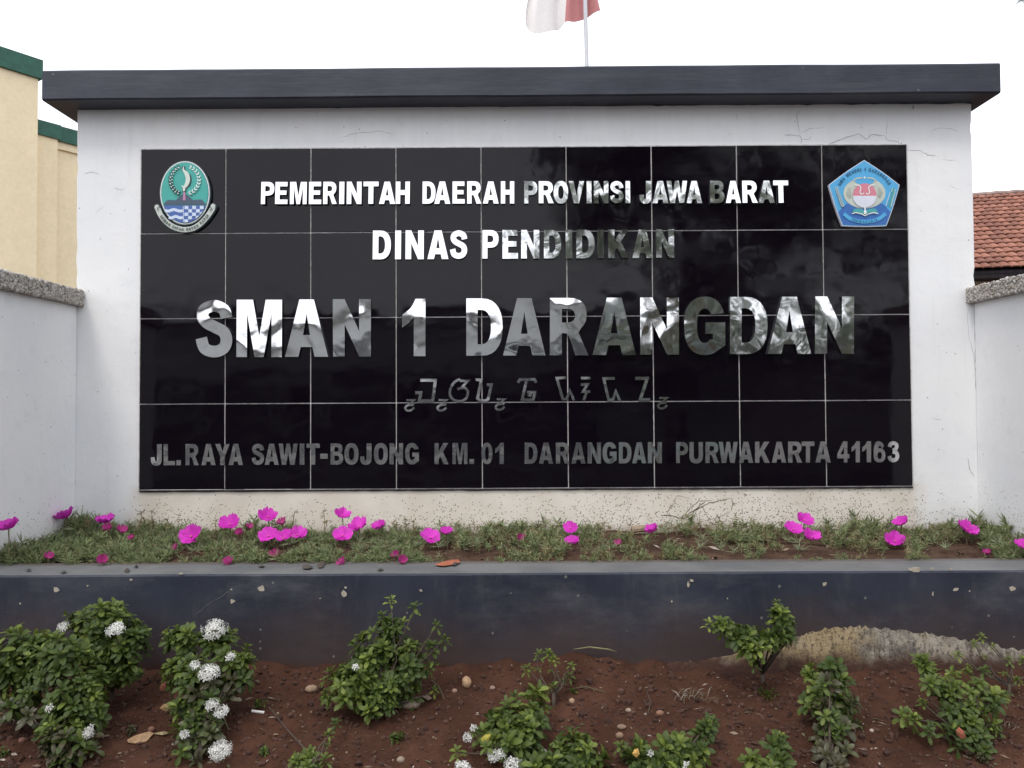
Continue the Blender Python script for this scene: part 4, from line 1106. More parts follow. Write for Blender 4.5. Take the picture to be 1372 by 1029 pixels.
def flower(px, py, w, tiltx, cup, label, roll=0.0, group='open magenta moss roses in the planter', mats=PM, cat='flower', nm='moss_rose', npet=5, yy=None):
    y = yy if yy is not None else flower_y(px, py)
    p = at(px, py, y); r = w*.5*px_size(y)*1.0
    z0 = bz(p.x, y) if y > YB else LEDGE
    root = thing(nm, (p.x, y, min(z0, p.z-.01)), label, cat, group)
    ax = Matrix.Rotation(roll, 4, 'Y') @ Matrix.Rotation(tiltx*.72, 4, 'X')       # tipped towards the viewer
    base = p-(ax @ Vector((0, 0, r*.35)))
    a0 = random.uniform(0, 6.28)
    for k in range(npet):
        me = mats[min(len(mats)-1, cup)]
        m4 = Matrix.Translation(base) @ ax @ Matrix.Rotation(a0+2*math.pi*k/npet+random.gauss(0, .06), 4, 'Z') @ Matrix.Rotation(random.gauss(0, .07), 4, 'Y') @ Matrix.Diagonal((r*random.uniform(.93, 1.05), r, r*(1+.02*k), 1))
        inst('petal', me, root, m4)
    if mats is PM: inst('flower_centre', CMe, root, Matrix.Translation(base) @ ax @ Matrix.Scale(r, 4))
    mb_ = MB(); f0 = Vector((p.x+random.gauss(0, .006), y+.01, z0-.012))
    mb_.tube([f0, f0.lerp(base, .5)+Vector((random.gauss(0, .004), .004, 0)), base+(ax @ Vector((0, 0, r*.08)))], [.0022, .002, .0028], 5).build('stalk', M['stalk'], root)
    return root
for a in FL: flower(*a, roll=random.gauss(0, .18))
for a, b_, w_, lab in BU:
    flower(a, b_, w_, random.uniform(.3, 1.1), random.randint(0, 1), 'magenta moss rose: '+lab, roll=random.gauss(0, .4), group='closed or faded moss roses in the planter', mats=PF, npet=5)

# ------------------------------------------------------------------ ixora shrubs
def leaf_geo(V, Fc, base, d, up, L, W, fold=.18, curl=.25):
    d = d.normalized(); side = d.cross(up).normalized(); nrm = side.cross(d).normalized()
    n0 = len(V); prof = [(0, .06), (.22, .42), (.5, .84), (.78, .98), (.94, .55), (1, .05)]
    for t, w_ in prof:
        c_ = base+d*L*t+nrm*(L*(.10*math.sin(t*3.1)-curl*t*t))
        V.append(c_+side*w_*W*.5+nrm*fold*w_*W*.5); V.append(c_-nrm*.0); V.append(c_-side*w_*W*.5+nrm*fold*w_*W*.5)
    for i in range(len(prof)-1):
        a_ = n0+i*3
        Fc.append((a_, a_+3, a_+4, a_+1)); Fc.append((a_+1, a_+4, a_+5, a_+2))
def rosette(mat, seed, tiers, L):
    st_ = random.getstate(); random.seed(seed); V, Fc = [], []
    for ti, (n_, el, ll, zz) in enumerate(tiers):
        for k in range(n_):
            a = 2*math.pi*(k+.5*ti+random.gauss(0, .09))/n_; e_ = el+random.gauss(0, .18)
            d = Vector((math.cos(a)*math.cos(e_), math.sin(a)*math.cos(e_), math.sin(e_)))
            l_ = L*ll*random.uniform(.8, 1.15)
            leaf_geo(V, Fc, Vector((0, 0, zz*L)), d, Vector((0, 0, 1)), l_, l_*random.uniform(.34, .46), random.uniform(.15, .4), random.uniform(.1, .4))
    random.setstate(st_); return mesh('leaf_cluster', V, Fc, mat, True)
T_full = [(4, .0, 1.0, -.5), (5, .4, 1.05, -.1), (5, .8, .9, .1), (3, 1.15, .6, .2)]
T_open = [(4, -.15, 1.0, -.6), (4, .35, 1.05, -.1), (4, .9, .8, .1)]
T_small = [(4, .25, .9, 0), (4, .9, .7, .1)]
RO = {k: [rosette(M[mk], 10*si+j, T_, .041) for j in range(3) for T_ in (T_full, T_open)]+[rosette(M[mk], 77+si, T_small, .034)]
      for si, (k, mk) in enumerate((('d', 'leaf'), ('y', 'leafy'), ('b', 'leafb')))}
def look(d, roll=None):
    return d.to_track_quat('Z', 'Y').to_matrix().to_4x4() @ Matrix.Rotation(random.uniform(0, 6.28) if roll is None else roll, 4, 'Z')
def head_geo(r, n_, seed):
    st_ = random.getstate(); random.seed(seed); V, Fc = [], []
    for k in range(n_):
        z_ = random.uniform(.0, 1); a = k*2.39996; s_ = math.sqrt(1-z_*z_)
        d = Vector((math.cos(a)*s_, math.sin(a)*s_, z_*.7)); c_ = d*r*random.uniform(.7, 1.12)
        nrm = (d+Vector((random.gauss(0, .25), random.gauss(0, .25), random.gauss(0, .2)))).normalized(); u = nrm.orthogonal().normalized(); w_ = nrm.cross(u); ph = random.uniform(0, 1.57); fl = .0125*random.uniform(.8, 1.15)
        for q_ in range(4):
            t = ph+q_*math.pi/2; dd = u*math.cos(t)+w_*math.sin(t); ss = nrm.cross(dd); n0 = len(V)
            V += [c_, c_+dd*fl*.6+ss*fl*.21+nrm*.0012, c_+dd*fl*1.05+nrm*.0002, c_+dd*fl*.6-ss*fl*.21+nrm*.0012]; Fc.append((n0, n0+1, n0+2, n0+3))
        n0 = len(V); o_ = d*r*.15
        V += [o_+u*.0006, o_-u*.0006, c_-u*.0009, c_+u*.0009]; Fc.append((n0, n0+1, n0+2, n0+3))
    random.setstate(st_); return mesh('flower_head', V, Fc, M['floret'])
def shrub(name, label, blobs, base, kind='d', heads=(), size=1.0, n_mul=1.0, tips=None, dull_below=None, twig=False, cat='shrub', skirt=True):
    bpx, bpy_ = base[0], base[1]
    if len(base) > 2: bp = at(bpx, bpy_, base[2]); bp.z = gz(bp.x, bp.y)
    else: bp = on_ground(bpx, bpy_)
    root = thing(name, bp, label, cat, 'leafy shrubs on the red soil')
    stems = MB(); hub = bp+Vector((0, 0, .03))
    def put(p, d, s_, kd):
        me = random.choice(RO[kd]); inst('leaf_cluster', me, root, Matrix.Translation(p) @ look(d) @ Matrix.Scale(s_, 4))
    for bl in blobs:
        cx_, cy_, rx, ry, Yb = bl[:5]; kd = bl[5] if len(bl) > 5 else kind
        c_ = at(cx_, cy_, Yb); s_ = px_size(Yb); rX, rZ = rx*s_, ry*s_; rY = (rX+rZ)*.45
        rm = .030*size
        ex, ez, ey = max(.008, rX-rm), max(.008, rZ-rm), max(.008, rY-rm)
        area = math.pi*(ex+.02)*(ez+.02)
        n_ = max(2, int(area/(.00115*size*size)*1.25*n_mul))
        if not twig: stems.tube([hub, hub.lerp(c_, .55)+Vector((random.gauss(0, .01), random.gauss(0, .01), .01)), c_], [.004, .003, .002], 6)
        if skirt:
            for k in range(4):
                pk = hub.lerp(c_, random.uniform(.2, .85))+Vector((random.gauss(0, .022), random.uniform(-.05, .02), random.gauss(0, .012)))
                if pk.z > gz(pk.x, pk.y)+.01: put(pk, Vector((random.gauss(0, .5), -.6, .8)).normalized(), size*random.uniform(.7, 1.0), 'b' if dull_below and random.random() < .5 else kd)
        for k in range(n_):
            for _ in range(30):
                zz = random.uniform(-.75, 1); a = random.uniform(0, 6.283); s2 = math.sqrt(1-zz*zz)
                d = Vector((math.cos(a)*s2, math.sin(a)*s2, zz))
                if d.y < .35 or random.random() < .3: break
            sh = random.choice((1.28, 1.12, 1, 1, .8, .5))
            p = c_+Vector((d.x*ex, d.y*ey, d.z*ez))*sh
            if p.z < gz(p.x, p.y)+.02: continue
            dd = (d*.75+Vector((0, -.12, .75))+Vector((random.gauss(0, .2), random.gauss(0, .2), random.gauss(0, .15)))).normalized()
            kk = kd
            if dull_below and at(0, dull_below, p.y).z > p.z and random.random() < .6: kk = 'b'
            elif kd == 'd' and zz > .25 and random.random() < .5: kk = 'y'  # upper clusters take the brighter leaf: top light painted as colour
            put(p, dd, size*random.uniform(.72, 1.12), kk)
            if random.random() < .25: stems.tube([c_-Vector((0, 0, ez*.5)), c_.lerp(p, .6), p], [.002, .0017, .0014], 4)
    for tp_ in (tips or []):
        a, b_, Yb = tp_[:3]; sc_ = tp_[3] if len(tp_) > 3 else .7; p = at(a, b_, Yb)
        mid = hub.lerp(p, .45)+Vector((random.gauss(0, .02), random.gauss(0, .015), .0)); 
        stems.tube([hub, mid, mid.lerp(p, .55)+Vector((random.gauss(0, .008), 0, 0)), p], [.003, .0024, .0018, .0014], 5)
        put(p, Vector((random.gauss(0, .2), -.25, 1)).normalized(), size*sc_, tp_[4] if len(tp_) > 4 else kind)
    stems.tube([bp-Vector((0, 0, .04)), hub+Vector((0, 0, .01))], [.008, .006], 7)
    so_ = stems.build('stem', M['stem'], root, smooth=True)
    for i, hd in enumerate(heads):
        a, b_, rp_, Yb = hd[:4]; r = rp_*px_size(Yb); p = at(a, b_, Yb)-Vector((0, 0, r*.35))
        me = head_geo(r, max(4, int(70*(rp_/17)**1.6)), 100+i+int(a)); d = Vector((random.gauss(0, .12), -.55, 1)).normalized()
        inst('flower_head', me, root, Matrix.Translation(p) @ look(d) @ Matrix.Scale(.86, 4))
        if rp_ > 9:
            st2 = MB(); hubp = p-d*.03
            for k in range(9):
                a2 = k*.7; e2_ = p+(look(d, 0).to_3x3() @ Vector((math.cos(a2)*r*.35, math.sin(a2)*r*.35, r*.35))); st2.tube([hubp, e2_], [.0012, .0008], 3)
            st2.tube([hubp-d*.05, hubp], [.002, .002], 5); st2.build('flower_stalk', M['stalk'], root)
    return root
shrub('ixora_shrub', 'dense dark green shrub at back left, touching the navy planter, with two white flower heads',
      [(135,838,46,34,-.98),(172,872,28,44,-.98),(118,872,48,34,-1.0),(178,850,20,18,-.98),(150,900,38,26,-1.0)], (150,940), heads=[(85,838,9,-1.04),(155,840,13,-1.07)], n_mul=1.35)
shrub('ixora_shrub', 'large leafy shrub at front left running down to the lower edge, few white florets',
      [(30,880,42,40,-1.10),(20,925,40,35,-1.12),(82,888,46,42,-1.14),(105,935,48,44,-1.2,'d'),(95,985,42,40,-1.28),(92,1015,28,26,-1.32),(60,860,30,20,-1.1)], (92,1045,-1.33), heads=[(66,947,4,-1.32),(118,980,7,-1.36),(121,975,4,-1.36)], n_mul=1.3, size=1.05, dull_below=985)
shrub('ixora_shrub', 'narrow shrub bearing the most white flower heads, right of the big left shrub',
      [(250,855,30,26,-1.0),(292,862,26,22,-1.02),(262,905,44,30,-1.08),(312,898,30,38,-1.08),(290,925,30,26,-1.08),(262,950,36,28,-1.15),(262,985,30,30,-1.22),(266,1012,24,22,-1.26)], (268,1045,-1.29),
      heads=[(288,838,19,-1.06),(281,897,16,-1.19),(309,878,7,-1.14),(262,889,7,-1.16),(284,941,9,-1.22),(297,950,11,-1.22),(296,1001,17,-1.32),(247,982,6,-1.29)], n_mul=1.3, dull_below=985)
shrub('ixora_shrub', 'pointed shrub standing alone in front of the planter, left of the centre',
      [(522,846,20,30,-1.0),(505,872,36,30,-1.0),(500,905,44,36,-1.02),(548,888,34,34,-1.0),(465,915,38,30,-1.08,'y'),(505,940,30,22,-1.08),(540,920,26,26,-1.02)], (505,965),
      heads=[(476,893,4,-1.14)], n_mul=1.25, tips=[(524,804,-1.0,.6,'y'),(556,815,-1.0,.7),(585,838,-1.0,.6),(596,858,-1.0,.65),(578,868,-1.0,.8),(540,835,-1.0,.6,'y'),(585,890,-1.0,.6),(582,925,-1.0,.5),(438,930,-1.1,.6,'y'),(512,826,-1.0,.6)])
shrub('seedling_shrub', 'small yellow green shoots at the lower edge below the pointed shrub',
      [(405,1018,26,12,-1.34,'y')], (420,1045,-1.36), n_mul=.7, size=.85, tips=[(440,985,-1.26,.6),(450,970,-1.22,.6),(437,1000,-1.3,.6),(395,1022,-1.36,.7,'y'),(435,1018,-1.36,.7,'y')])
shrub('sparse_shrub', 'thin twiggy young plant with pale leaf tips in front of the wall near the centre',
      [], (742,945), kind='y', twig=True, tips=[(722,877,-.96,.55),(735,876,-.96,.55),(742,884,-.97,.5),(706,896,-.96,.6),(721,898,-.97,.5),(738,900,-.97,.45),(766,893,-.95,.65),(762,906,-.97,.55,'d'),(752,914,-.98,.7,'d'),(742,920,-1.0,.55,'d')])
shrub('ixora_shrub', 'shrub with yellowing leaf and white flowers at the lower edge near the centre',
      [(692,958,42,28,-1.2),(670,975,34,26,-1.22),(700,985,34,26,-1.24),(715,930,16,14,-1.16,'y'),(725,945,14,14,-1.16),(650,985,20,16,-1.25,'y')], (690,1045,-1.3),
      heads=[(626,986,6.5,-1.32),(634,974,3.5,-1.3),(661,1010,9,-1.33),(672,1008,6,-1.33),(687,1022,13,-1.36),(620,1026,14,-1.38),(729,1008,5,-1.3)], n_mul=1.1, tips=[(612,1008,-1.34,.7,'y'),(636,982,-1.28,.4,'d'),(690,935,-1.18,.7),(729,925,-1.15,.55,'y')])
shrub('ixora_shrub', 'round dark shrub cut by the lower edge, right of the white flowers at centre',
      [(768,1002,32,24,-1.28),(790,1018,26,16,-1.33),(740,1020,34,14,-1.34),(712,1025,20,10,-1.36)], (762,1055,-1.36), n_mul=1.2)
shrub('ixora_shrub', 'wide low shrub at the lower edge with an orange leaf, right of the centre',
      [(850,1002,26,14,-1.30),(895,998,38,16,-1.30),(935,982,26,14,-1.27),(905,1018,46,14,-1.36,'d'),(852,1020,18,10,-1.36),(945,975,16,10,-1.27)], (890,1055,-1.38),
      heads=[(920,1024,5,-1.4),(872,1008,4,-1.38)], n_mul=1.0, tips=[(830,1000,-1.32,.6,'y'),(955,968,-1.26,.6)])
shrub('ixora_shrub', 'flat topped shrub with bright leaves on a bare stem by the planter, right of centre',
      [(968,838,24,15,-.96,'y'),(1000,852,30,17,-.96),(1008,868,28,14,-.98,'y'),(1035,855,22,16,-.95),(1045,830,14,18,-.93),(1052,855,14,16,-.93)], (1022,915,), n_mul=1.25, skirt=False, tips=[(1041,808,-.92,.55,'y'),(1036,822,-.92,.6),(1060,850,-.92,.6),(1010,888,-.98,.7,'d'),(950,836,-.97,.6,'y'),(1062,838,-.92,.5)])
shrub('ixora_shrub', 'columnar shrub with brown lower leaves standing apart at the right',
      [(1112,892,24,15,-1.08),(1095,905,22,14,-1.08,'y'),(1100,938,30,24,-1.12),(1125,945,24,26,-1.12),(1112,975,30,24,-1.16,'b'),(1112,1005,24,22,-1.2,'b'),(1125,915,18,14,-1.08)], (1112,1035), n_mul=1.0, dull_below=965, tips=[(1148,970,-1.14,.5),(1085,930,-1.1,.6,'y')])
shrub('ixora_shrub', 'open branched shrub with a brick red dead leaf, near the right edge',
      [(1240,893,14,10,-1.1,'y'),(1285,903,20,13,-1.12,'y'),(1312,918,20,14,-1.14,'y'),(1330,935,15,10,-1.14),(1250,912,14,10,-1.12),(1218,965,20,10,-1.2),(1278,950,26,13,-1.18),(1310,953,22,11,-1.18,'y'),(1320,972,20,10,-1.2),(1292,1012,18,16,-1.24)], (1290,1010,-1.2), n_mul=.4,
      tips=[(1232,885,-1.1,.7,'y'),(1243,890,-1.1,.6,'y'),(1340,934,-1.14,.7,'y'),(1255,920,-1.12,.7),(1262,932,-1.13,.6),(1236,942,-1.16,.5,'y'),(1335,980,-1.2,.6),(1300,930,-1.14,.6,'y'),(1318,900,-1.12,.6),(1348,930,-1.13,.5)])
shrub('sparse_shrub', 'bare twiggy plant with few leaf tips against the wall base at the far right',
      [], (1352,925,-.95), kind='y', twig=True, tips=[(1283,877,-.92,.5),(1315,853,-.9,.45),(1305,862,-.9,.4),(1319,881,-.92,.5),(1352,884,-.92,.55),(1345,904,-.94,.6),(1362,912,-.94,.5),(1371,885,-.92,.5),(1297,893,-.93,.4),(1330,865,-.9,.35)])
shrub('ixora_shrub', 'small low shrub at the lower edge, left of the columnar one',
      [(1038,1000,20,12,-1.33),(1012,1022,22,10,-1.38,'y')], (1030,1050,-1.38), n_mul=1.1, tips=[(1045,990,-1.32,.7),(1055,1008,-1.33,.6)])
# little weeds
def weed(px, py, r, label, kd='b', n_=5):
    p = on_ground(px, py); root = thing('weed', p, label, 'weed', 'small weeds on the soil')
    for k in range(n_):
        d = Vector((random.gauss(0, .5), random.gauss(0, .5), 1)).normalized()
        inst('leaf_cluster', random.choice(RO[kd]), root, Matrix.Translation(p+Vector((random.gauss(0, r*.5), random.gauss(0, r*.5), .006+random.random()*.012))) @ look(d) @ Matrix.Scale(.38*random.uniform(.7, 1.2), 4))
weed(354, 1012, .012, 'tiny grey green weed on bare soil right of the white flowered shrub', 'd')
weed(535, 992, .02, 'low scraggly weed beside the flat beige stone', 'd', 7)
weed(345, 948, .02, 'thin weed beside the short white stick', 'd', 4)
weed(0, 1015, .02, 'broad leaved weed at the lower left corner', 'd', 4)
weed(1025, 930, .03, 'sparse weed at the foot of the flat topped shrub', 'd', 6)
weed(175, 985, .015, 'small weed beside the dry tan leaves at the left', 'b', 4)
weed(768, 930, .006, 'single bright weed shoot on the straw near the middle', 'y', 2)
weed(1315, 1022, .02, 'grey weed at the lower right below the open shrub', 'b', 6)

# dry grass tufts
def grass_tuft(px, py, n_, h, label, spread=.05):
    p = on_ground(px, py); mb_ = MB()
    for k in range(n_):
        a = random.uniform(0, 6.28); l_ = h*random.uniform(.5, 1); b0 = p+Vector((random.gauss(0, spread*.3), random.gauss(0, spread*.2), -.005))
        d = Vector((math.cos(a)*.8, math.sin(a)*.8, random.uniform(.2, 1.1))).normalized()
        mb_.tube([b0, b0+d*l_*.5+Vector((0, 0, .008)), b0+d*l_-Vector((0, 0, .006))], [.0012, .001, .0003], 3)
    o = mb_.build('grass_tuft', M['debris'], origin=p); tag(o, label, 'grass')
grass_tuft(22, 968, 30, .07, 'dead grey grass tuft below the left shrub')
grass_tuft(925, 935, 46, .06, 'flattened straw coloured dead grass in front of the bare footing', .11)
grass_tuft(1335, 975, 26, .05, 'dead grass wisps at the right of the open shrub', .06)

# ------------------------------------------------------------------ soil litter
def pts_on_ground(n_, x0=-1.95, x1=1.95, y0=-1.62, y1=-.83):
    x = RNG.uniform(x0, x1, n_); y = RNG.uniform(y0, y1, n_); return x, y, ground_z(x, y)
x, y, z = pts_on_ground(9000); r = RNG.uniform(.0015, 1, (9000, 1))**4*.011+.0018; r = r*np.ones((1, 3))*RNG.uniform(.6, 1.2, (9000, 3))
tag(scatter_blobs('soil_clods', np.stack([x, y, z+r[:, 2]*.2], 1), r, M['clod'], jit=.3, smooth=False), 'loose red soil crumbs covering the ground', 'soil')
x, y, z = pts_on_ground(260); r = RNG.uniform(.0015, .0045, (260, 1))*np.ones((1, 3))*RNG.uniform(.7, 1.3, (260, 3))
tag(scatter_blobs('gravel', np.stack([x, y, z+r[:, 2]*.4], 1), r, M['pebble'], jit=.15), 'scattered tiny pale stones on the red soil', 'gravel')
mb = MB()
for _ in range(2300):
    xx = random.uniform(-1.95, 1.95); yy = random.uniform(-1.62, -.83); zz = gz(xx, yy)+.003; a = random.uniform(0, 6.28); l_ = random.choice((.003, .003, .004, .006, .009, .015)); w_ = l_*random.uniform(.12, .4)
    if xx < .3 and random.random() < .5: continue
    d = Vector((math.cos(a), math.sin(a), random.gauss(0, .15)))*l_; s_ = Vector((-math.sin(a), math.cos(a), random.gauss(0, .3)))*w_; c_ = Vector((xx, yy, zz))
    mb.add([c_-d, c_+s_+Vector((0, 0, .002)), c_+d, c_-s_], [(0, 1, 2, 3)])
tag(mb.build('litter', M['debris'], recalc=False), 'fine dry plant litter sprinkled over the soil', 'litter', kind='stuff')
# litter in the planter
mb = MB()
for _ in range(700):
    xx = random.uniform(XL+.03, XR-.03); yy = random.uniform(YB, -.03); zz = bz(xx, yy)+.008; a = random.uniform(0, 6.28); l_ = random.choice((.006, .01, .016, .025)); w_ = l_*random.uniform(.1, .35)
    d = Vector((math.cos(a), math.sin(a), random.gauss(0, .25)))*l_; s_ = Vector((-math.sin(a), math.cos(a), random.gauss(0, .3)))*w_; c_ = Vector((xx, yy, zz))
    mb.add([c_-d, c_+s_+Vector((0, 0, .003)), c_+d, c_-s_], [(0, 1, 2, 3)])
tag(mb.build('planter_litter', M['debris'], recalc=False), 'dry leaf scraps lying in the planter', 'litter', kind='stuff')

def stone(px, py, w, h, col, label, name='stone', lift=.4):
    p = on_ground(px, py); s_ = (p.y-CAM.y)/F
    mt = simple('stone_'+label[:12].replace(' ', '_'), col, .85, .25, 60, .001)
    mb_ = MB(); rz = h*s_*.5; mb_.blob(p+Vector((0, 0, rz*lift)), (w*s_*.5, max(w, h)*s_*.42, rz), 2, .07)
    o = mb_.build(name, mt, origin=p, smooth=True); return tag(o, label, 'stone', 'loose stones on the soil')
stone(625,918,13,17,(.36,.23,.13),'upright oval tan stone between the pointed shrub and the planter')
stone(549,945,32,17,(.26,.20,.15),'largest flat beige stone below the pointed shrub')
stone(417,925,17,10,(.27,.18,.12),'tan stone touching the left side of the pointed shrub')
stone(766,941,8,8,(.36,.24,.15),'small round tan pebble right of the twiggy plant')
stone(842,954,8,8,(.28,.22,.16),'small pale cream pebble on bare soil right of the middle')
stone(833,975,13,6,(.20,.13,.09),'elongated brown pebble behind the wide low shrub')
stone(830,988,11,10,(.22,.14,.09),'tan stone beside the wide low shrub')
stone(884,957,11,8,(.22,.11,.07),'red brown stone left of the dead grass')
stone(636,922,5,5,(.40,.34,.28),'tiny pale pebble right of the upright tan stone')
stone(660,923,8,6,(.24,.16,.13),'grey brown pebble farther right of the upright tan stone')
stone(609,927,8,6,(.25,.15,.11),'brown pebble left below the upright tan stone')
stone(1168,980,6,5,(.44,.36,.30),'small white pebble right of the columnar shrub')
stone(537,1020,11,9,(.22,.17,.13),'pale stone at the lower edge below the flat beige stone')
stone(203,985-6,10,8,(.16,.075,.05),'reddish stone between the two left shrubs')
stone(30,994,10,9,(.15,.07,.05),'reddish lump of earth at the lower left')

def leaf_litter(pts, Yfix, col, label, name='dry_leaf', group='fallen leaves', hgt=.008):
    """pts: outline in pixels, laid on the ground / ledge / standing at Yfix"""
    q_ = []
    for a, b_ in pts:
        if Yfix == 'ground': p = on_ground(a, b_); p = p+Vector((0, 0, hgt*random.uniform(.4, 1.4)))
        elif Yfix == 'ledge':
            d = ray(a, b_); t = (LEDGE+.004-EYE)/d.z; p = CAM+d*t; p.z += random.uniform(0, .004)
        else: p = at(a, b_, Yfix)
        q_.append(p)
    c_ = sum(q_, Vector())/len(q_)
    up = Vector((0, 0, .004)) if isinstance(Yfix, str) else Vector((0, -.004, 0))
    n_ = len(q_); V = q_+[c_+up]+[p-up*.25 for p in q_]
    Fc = [(i, (i+1) % n_, n_) for i in range(n_)]+[(i, n_+1+i, n_+1+(i+1) % n_, (i+1) % n_) for i in range(n_)]+[tuple(range(n_+1, 2*n_+1))]
    mt = simple('leaf_'+label[:12].replace(' ', '_'), col, .8, .35, 40, .001)
    o = obj(name, V, Fc, mt, origin=c_); return tag(o, label, 'leaf', group)
leaf_litter([(582,757),(592,753),(606,751),(614,750),(617,754),(606,757),(594,759)], 'ledge', (.33,.10,.05), 'rust orange dry leaf lying on the grey ledge')
leaf_litter([(405,759),(412,757),(420,760),(414,763),(406,762)], 'ledge', (.06,.045,.04), 'curled dark leaf on the ledge below the clump of blooms')
leaf_litter([(425,758),(432,752),(437,752),(433,760),(427,761)], 'ledge', (.07,.05,.04), 'dark seed husk leaning on the ledge edge of the plants')
leaf_litter([(346,759),(352,757),(355,759),(350,760.5)], 'ledge', (.05,.04,.035), 'small black scrap on the ledge right of the round closed bloom')
leaf_litter([(80,767),(86,765.5),(90,766.5),(85,768)], 'ledge', (.05,.045,.045), 'thin black leaf scrap on the ledge at the left')
leaf_litter([(34,764),(39,762.5),(42,764),(38,765)], 'ledge', (.05,.045,.045), 'black leaf scrap on the ledge nearest the left edge')
leaf_litter([(166,765),(170,762),(174,764),(171,767)], 'ledge', (.06,.045,.04), 'brown curled scrap on the ledge below a bud')
leaf_litter([(180,759),(183,757),(185,759),(182,761)], 'ledge', (.03,.028,.03), 'tiny black bead like scrap on the ledge')
leaf_litter([(505,763.5),(511,762),(514,763),(509,765)], 'ledge', (.06,.05,.04), 'thin brown scrap on the ledge below the small bloom')
leaf_litter([(604,757),(608,752),(614,755),(610,758)], 'ledge', (.05,.04,.035), 'dark crumb of soil on the ledge beside the orange leaf')
leaf_litter([(612,730),(614,720),(622,716),(628,720),(626,728),(618,732)], -.25, (.15,.07,.045), 'brown dead leaf standing in the ground cover near the middle')
leaf_litter([(170,993),(182,988),(200,984),(206,987),(196,995),(182,999),(172,998)], 'ground', (.27,.17,.09), 'large tan dry leaf between the two left shrubs')
leaf_litter([(205,987),(220,984),(228,985),(218,989)], 'ground', (.22,.17,.09), 'narrow green tan leaf strip right of the large tan leaf')
leaf_litter([(214,925),(216,913),(222,911),(225,918),(219,926)], -.98, (.20,.07,.045), 'red brown dead leaf caught left of the flowered shrub')
leaf_litter([(214,949),(219,943),(227,944),(228,949),(221,953)], -1.12, (.34,.22,.10), 'ochre dead leaf at the left foot of the flowered shrub')
leaf_litter([(566,982-45),(572,932),(579,938),(574,942)], 'ground', (.22,.16,.12), 'pale curled dry leaf right of the flat beige stone')
leaf_litter([(1281,980),(1285,974),(1292,980),(1294,988),(1288,990),(1282,984)], -1.27, (.30,.09,.055), 'brick red dead leaf hanging in the open shrub')
leaf_litter([(847,1010),(850,1004),(855,1003),(857,1010),(853,1015)], -1.42, (.55,.33,.09), 'orange yellow leaf in the wide low shrub')

leaf_litter([(644,990),(650,984),(658,984),(654,993),(650,1001)], -1.32, (.34,.30,.05), 'yellowing leaf on the left side of the centre shrub')
def stick(pts, r, mat, label, name='twig', cat='twig'):
    q_ = [p if isinstance(p, Vector) else p for p in pts]; mb_ = MB(); mb_.tube(q_, r, 6)
    o = mb_.build(name, mat, origin=q_[0]); return tag(o, label, cat, 'twigs and stalks on the soil')
def gp(a, b_, h=.004): p = on_ground(a, b_); return p+Vector((0, 0, h))
stick([at(361,948,-1.05), at(385,978,-1.16), gp(415,1015,.01)], [.0016,.0022,.003], M['stem'], 'long bare grey twig slanting down between the flowered and pointed shrubs')
stick([gp(337,955,.006), gp(354,957,.006)], .0045, flat('white_plastic', (.62,.60,.57)), 'short white stick lying right of the flowered shrub')
stick([gp(1245,983,.01), gp(1262,992,.012), gp(1278,1000,.01)], [.002,.003,.003], M['stem'], 'brown stick lying under the open shrub at the right')
stick([gp(760,926,.006), gp(785,924,.010), gp(812,929,.004)], [.001,.0016,.0008], M['debris'], 'pale straw blade lying right of the twiggy plant')
stick([at(768,870,-.822), at(790,867,-.825), at(815,870,-.825), at(826,873,-.822)], [.0012,.003,.003,.0008], M['stalk'], 'green grass blade leaning on the navy planter wall near the middle')
stick([gp(578,915,.01), gp(588,925,.014), gp(595,938,.004)], .0016, M['debris'], 'thin pale stick on the soil right of the pointed shrub')

stick([at(866,925,-.95), gp(872,945,.01), gp(868,958,.004)], [.0012,.0022,.0022], M['stem'], 'forked dead stem upright in front of the footing')
stick([at(850,905,-.86), at(856,922,-.9), gp(868,950,.004)], [.001,.0018,.0025], M['stem'], 'thin red brown dead stem leaning in front of the footing')
# piece of wood against the wall in the planter
pw0, pw1 = at(846, 710, -.05), at(880, 706, -.05)
mb = MB(); mb.tube([pw0, pw1], [.017, .016], 9)
tag(mb.build('wood_block', simple('weathered_wood', (.27,.20,.14), .9, .3, 30, .003), origin=pw0), 'short weathered piece of wood against the wall base behind a bloom', 'wood')

# ------------------------------------------------------------------ yellow building, left
D = Vector((.574, .819, 0)); Nn = Vector((.819, -.574, 0))
yb = thing('yellow_building', (-7, 7, .6), 'cream yellow building with dark green parapet bands behind the left side wall', 'building')
P0 = at(49.3, 300, 6.3)
def slab(o, t0, t1, z0, z1, back, out=0.0):
    a, b_ = o+D*t0+Nn*out, o+D*t1+Nn*out
    v = []
    for p in (a, b_, b_-Nn*back, a-Nn*back): v += [(p.x, p.y, z0), (p.x, p.y, z1)]
    return v, [(0,2,3,1),(2,4,5,3),(4,6,7,5),(6,0,1,7),(1,3,5,7),(0,6,4,2)]
z1t = at(49, 80.3, 6.3).z; z1b = at(49, 105.8, 6.3).z
obj('tall_block', *slab(P0, -9, 0, .5, z1b, 5), M['cream'], yb)
obj('parapet_band', *slab(P0, -9.04, .04, z1b, z1t, 5.08, .04), M['green'], yb)
P1 = P0-Nn*.15
zz1 = at(51, 158.5, P1.y); zz1b = at(51, 178, P1.y)
q1 = P1+D*.0
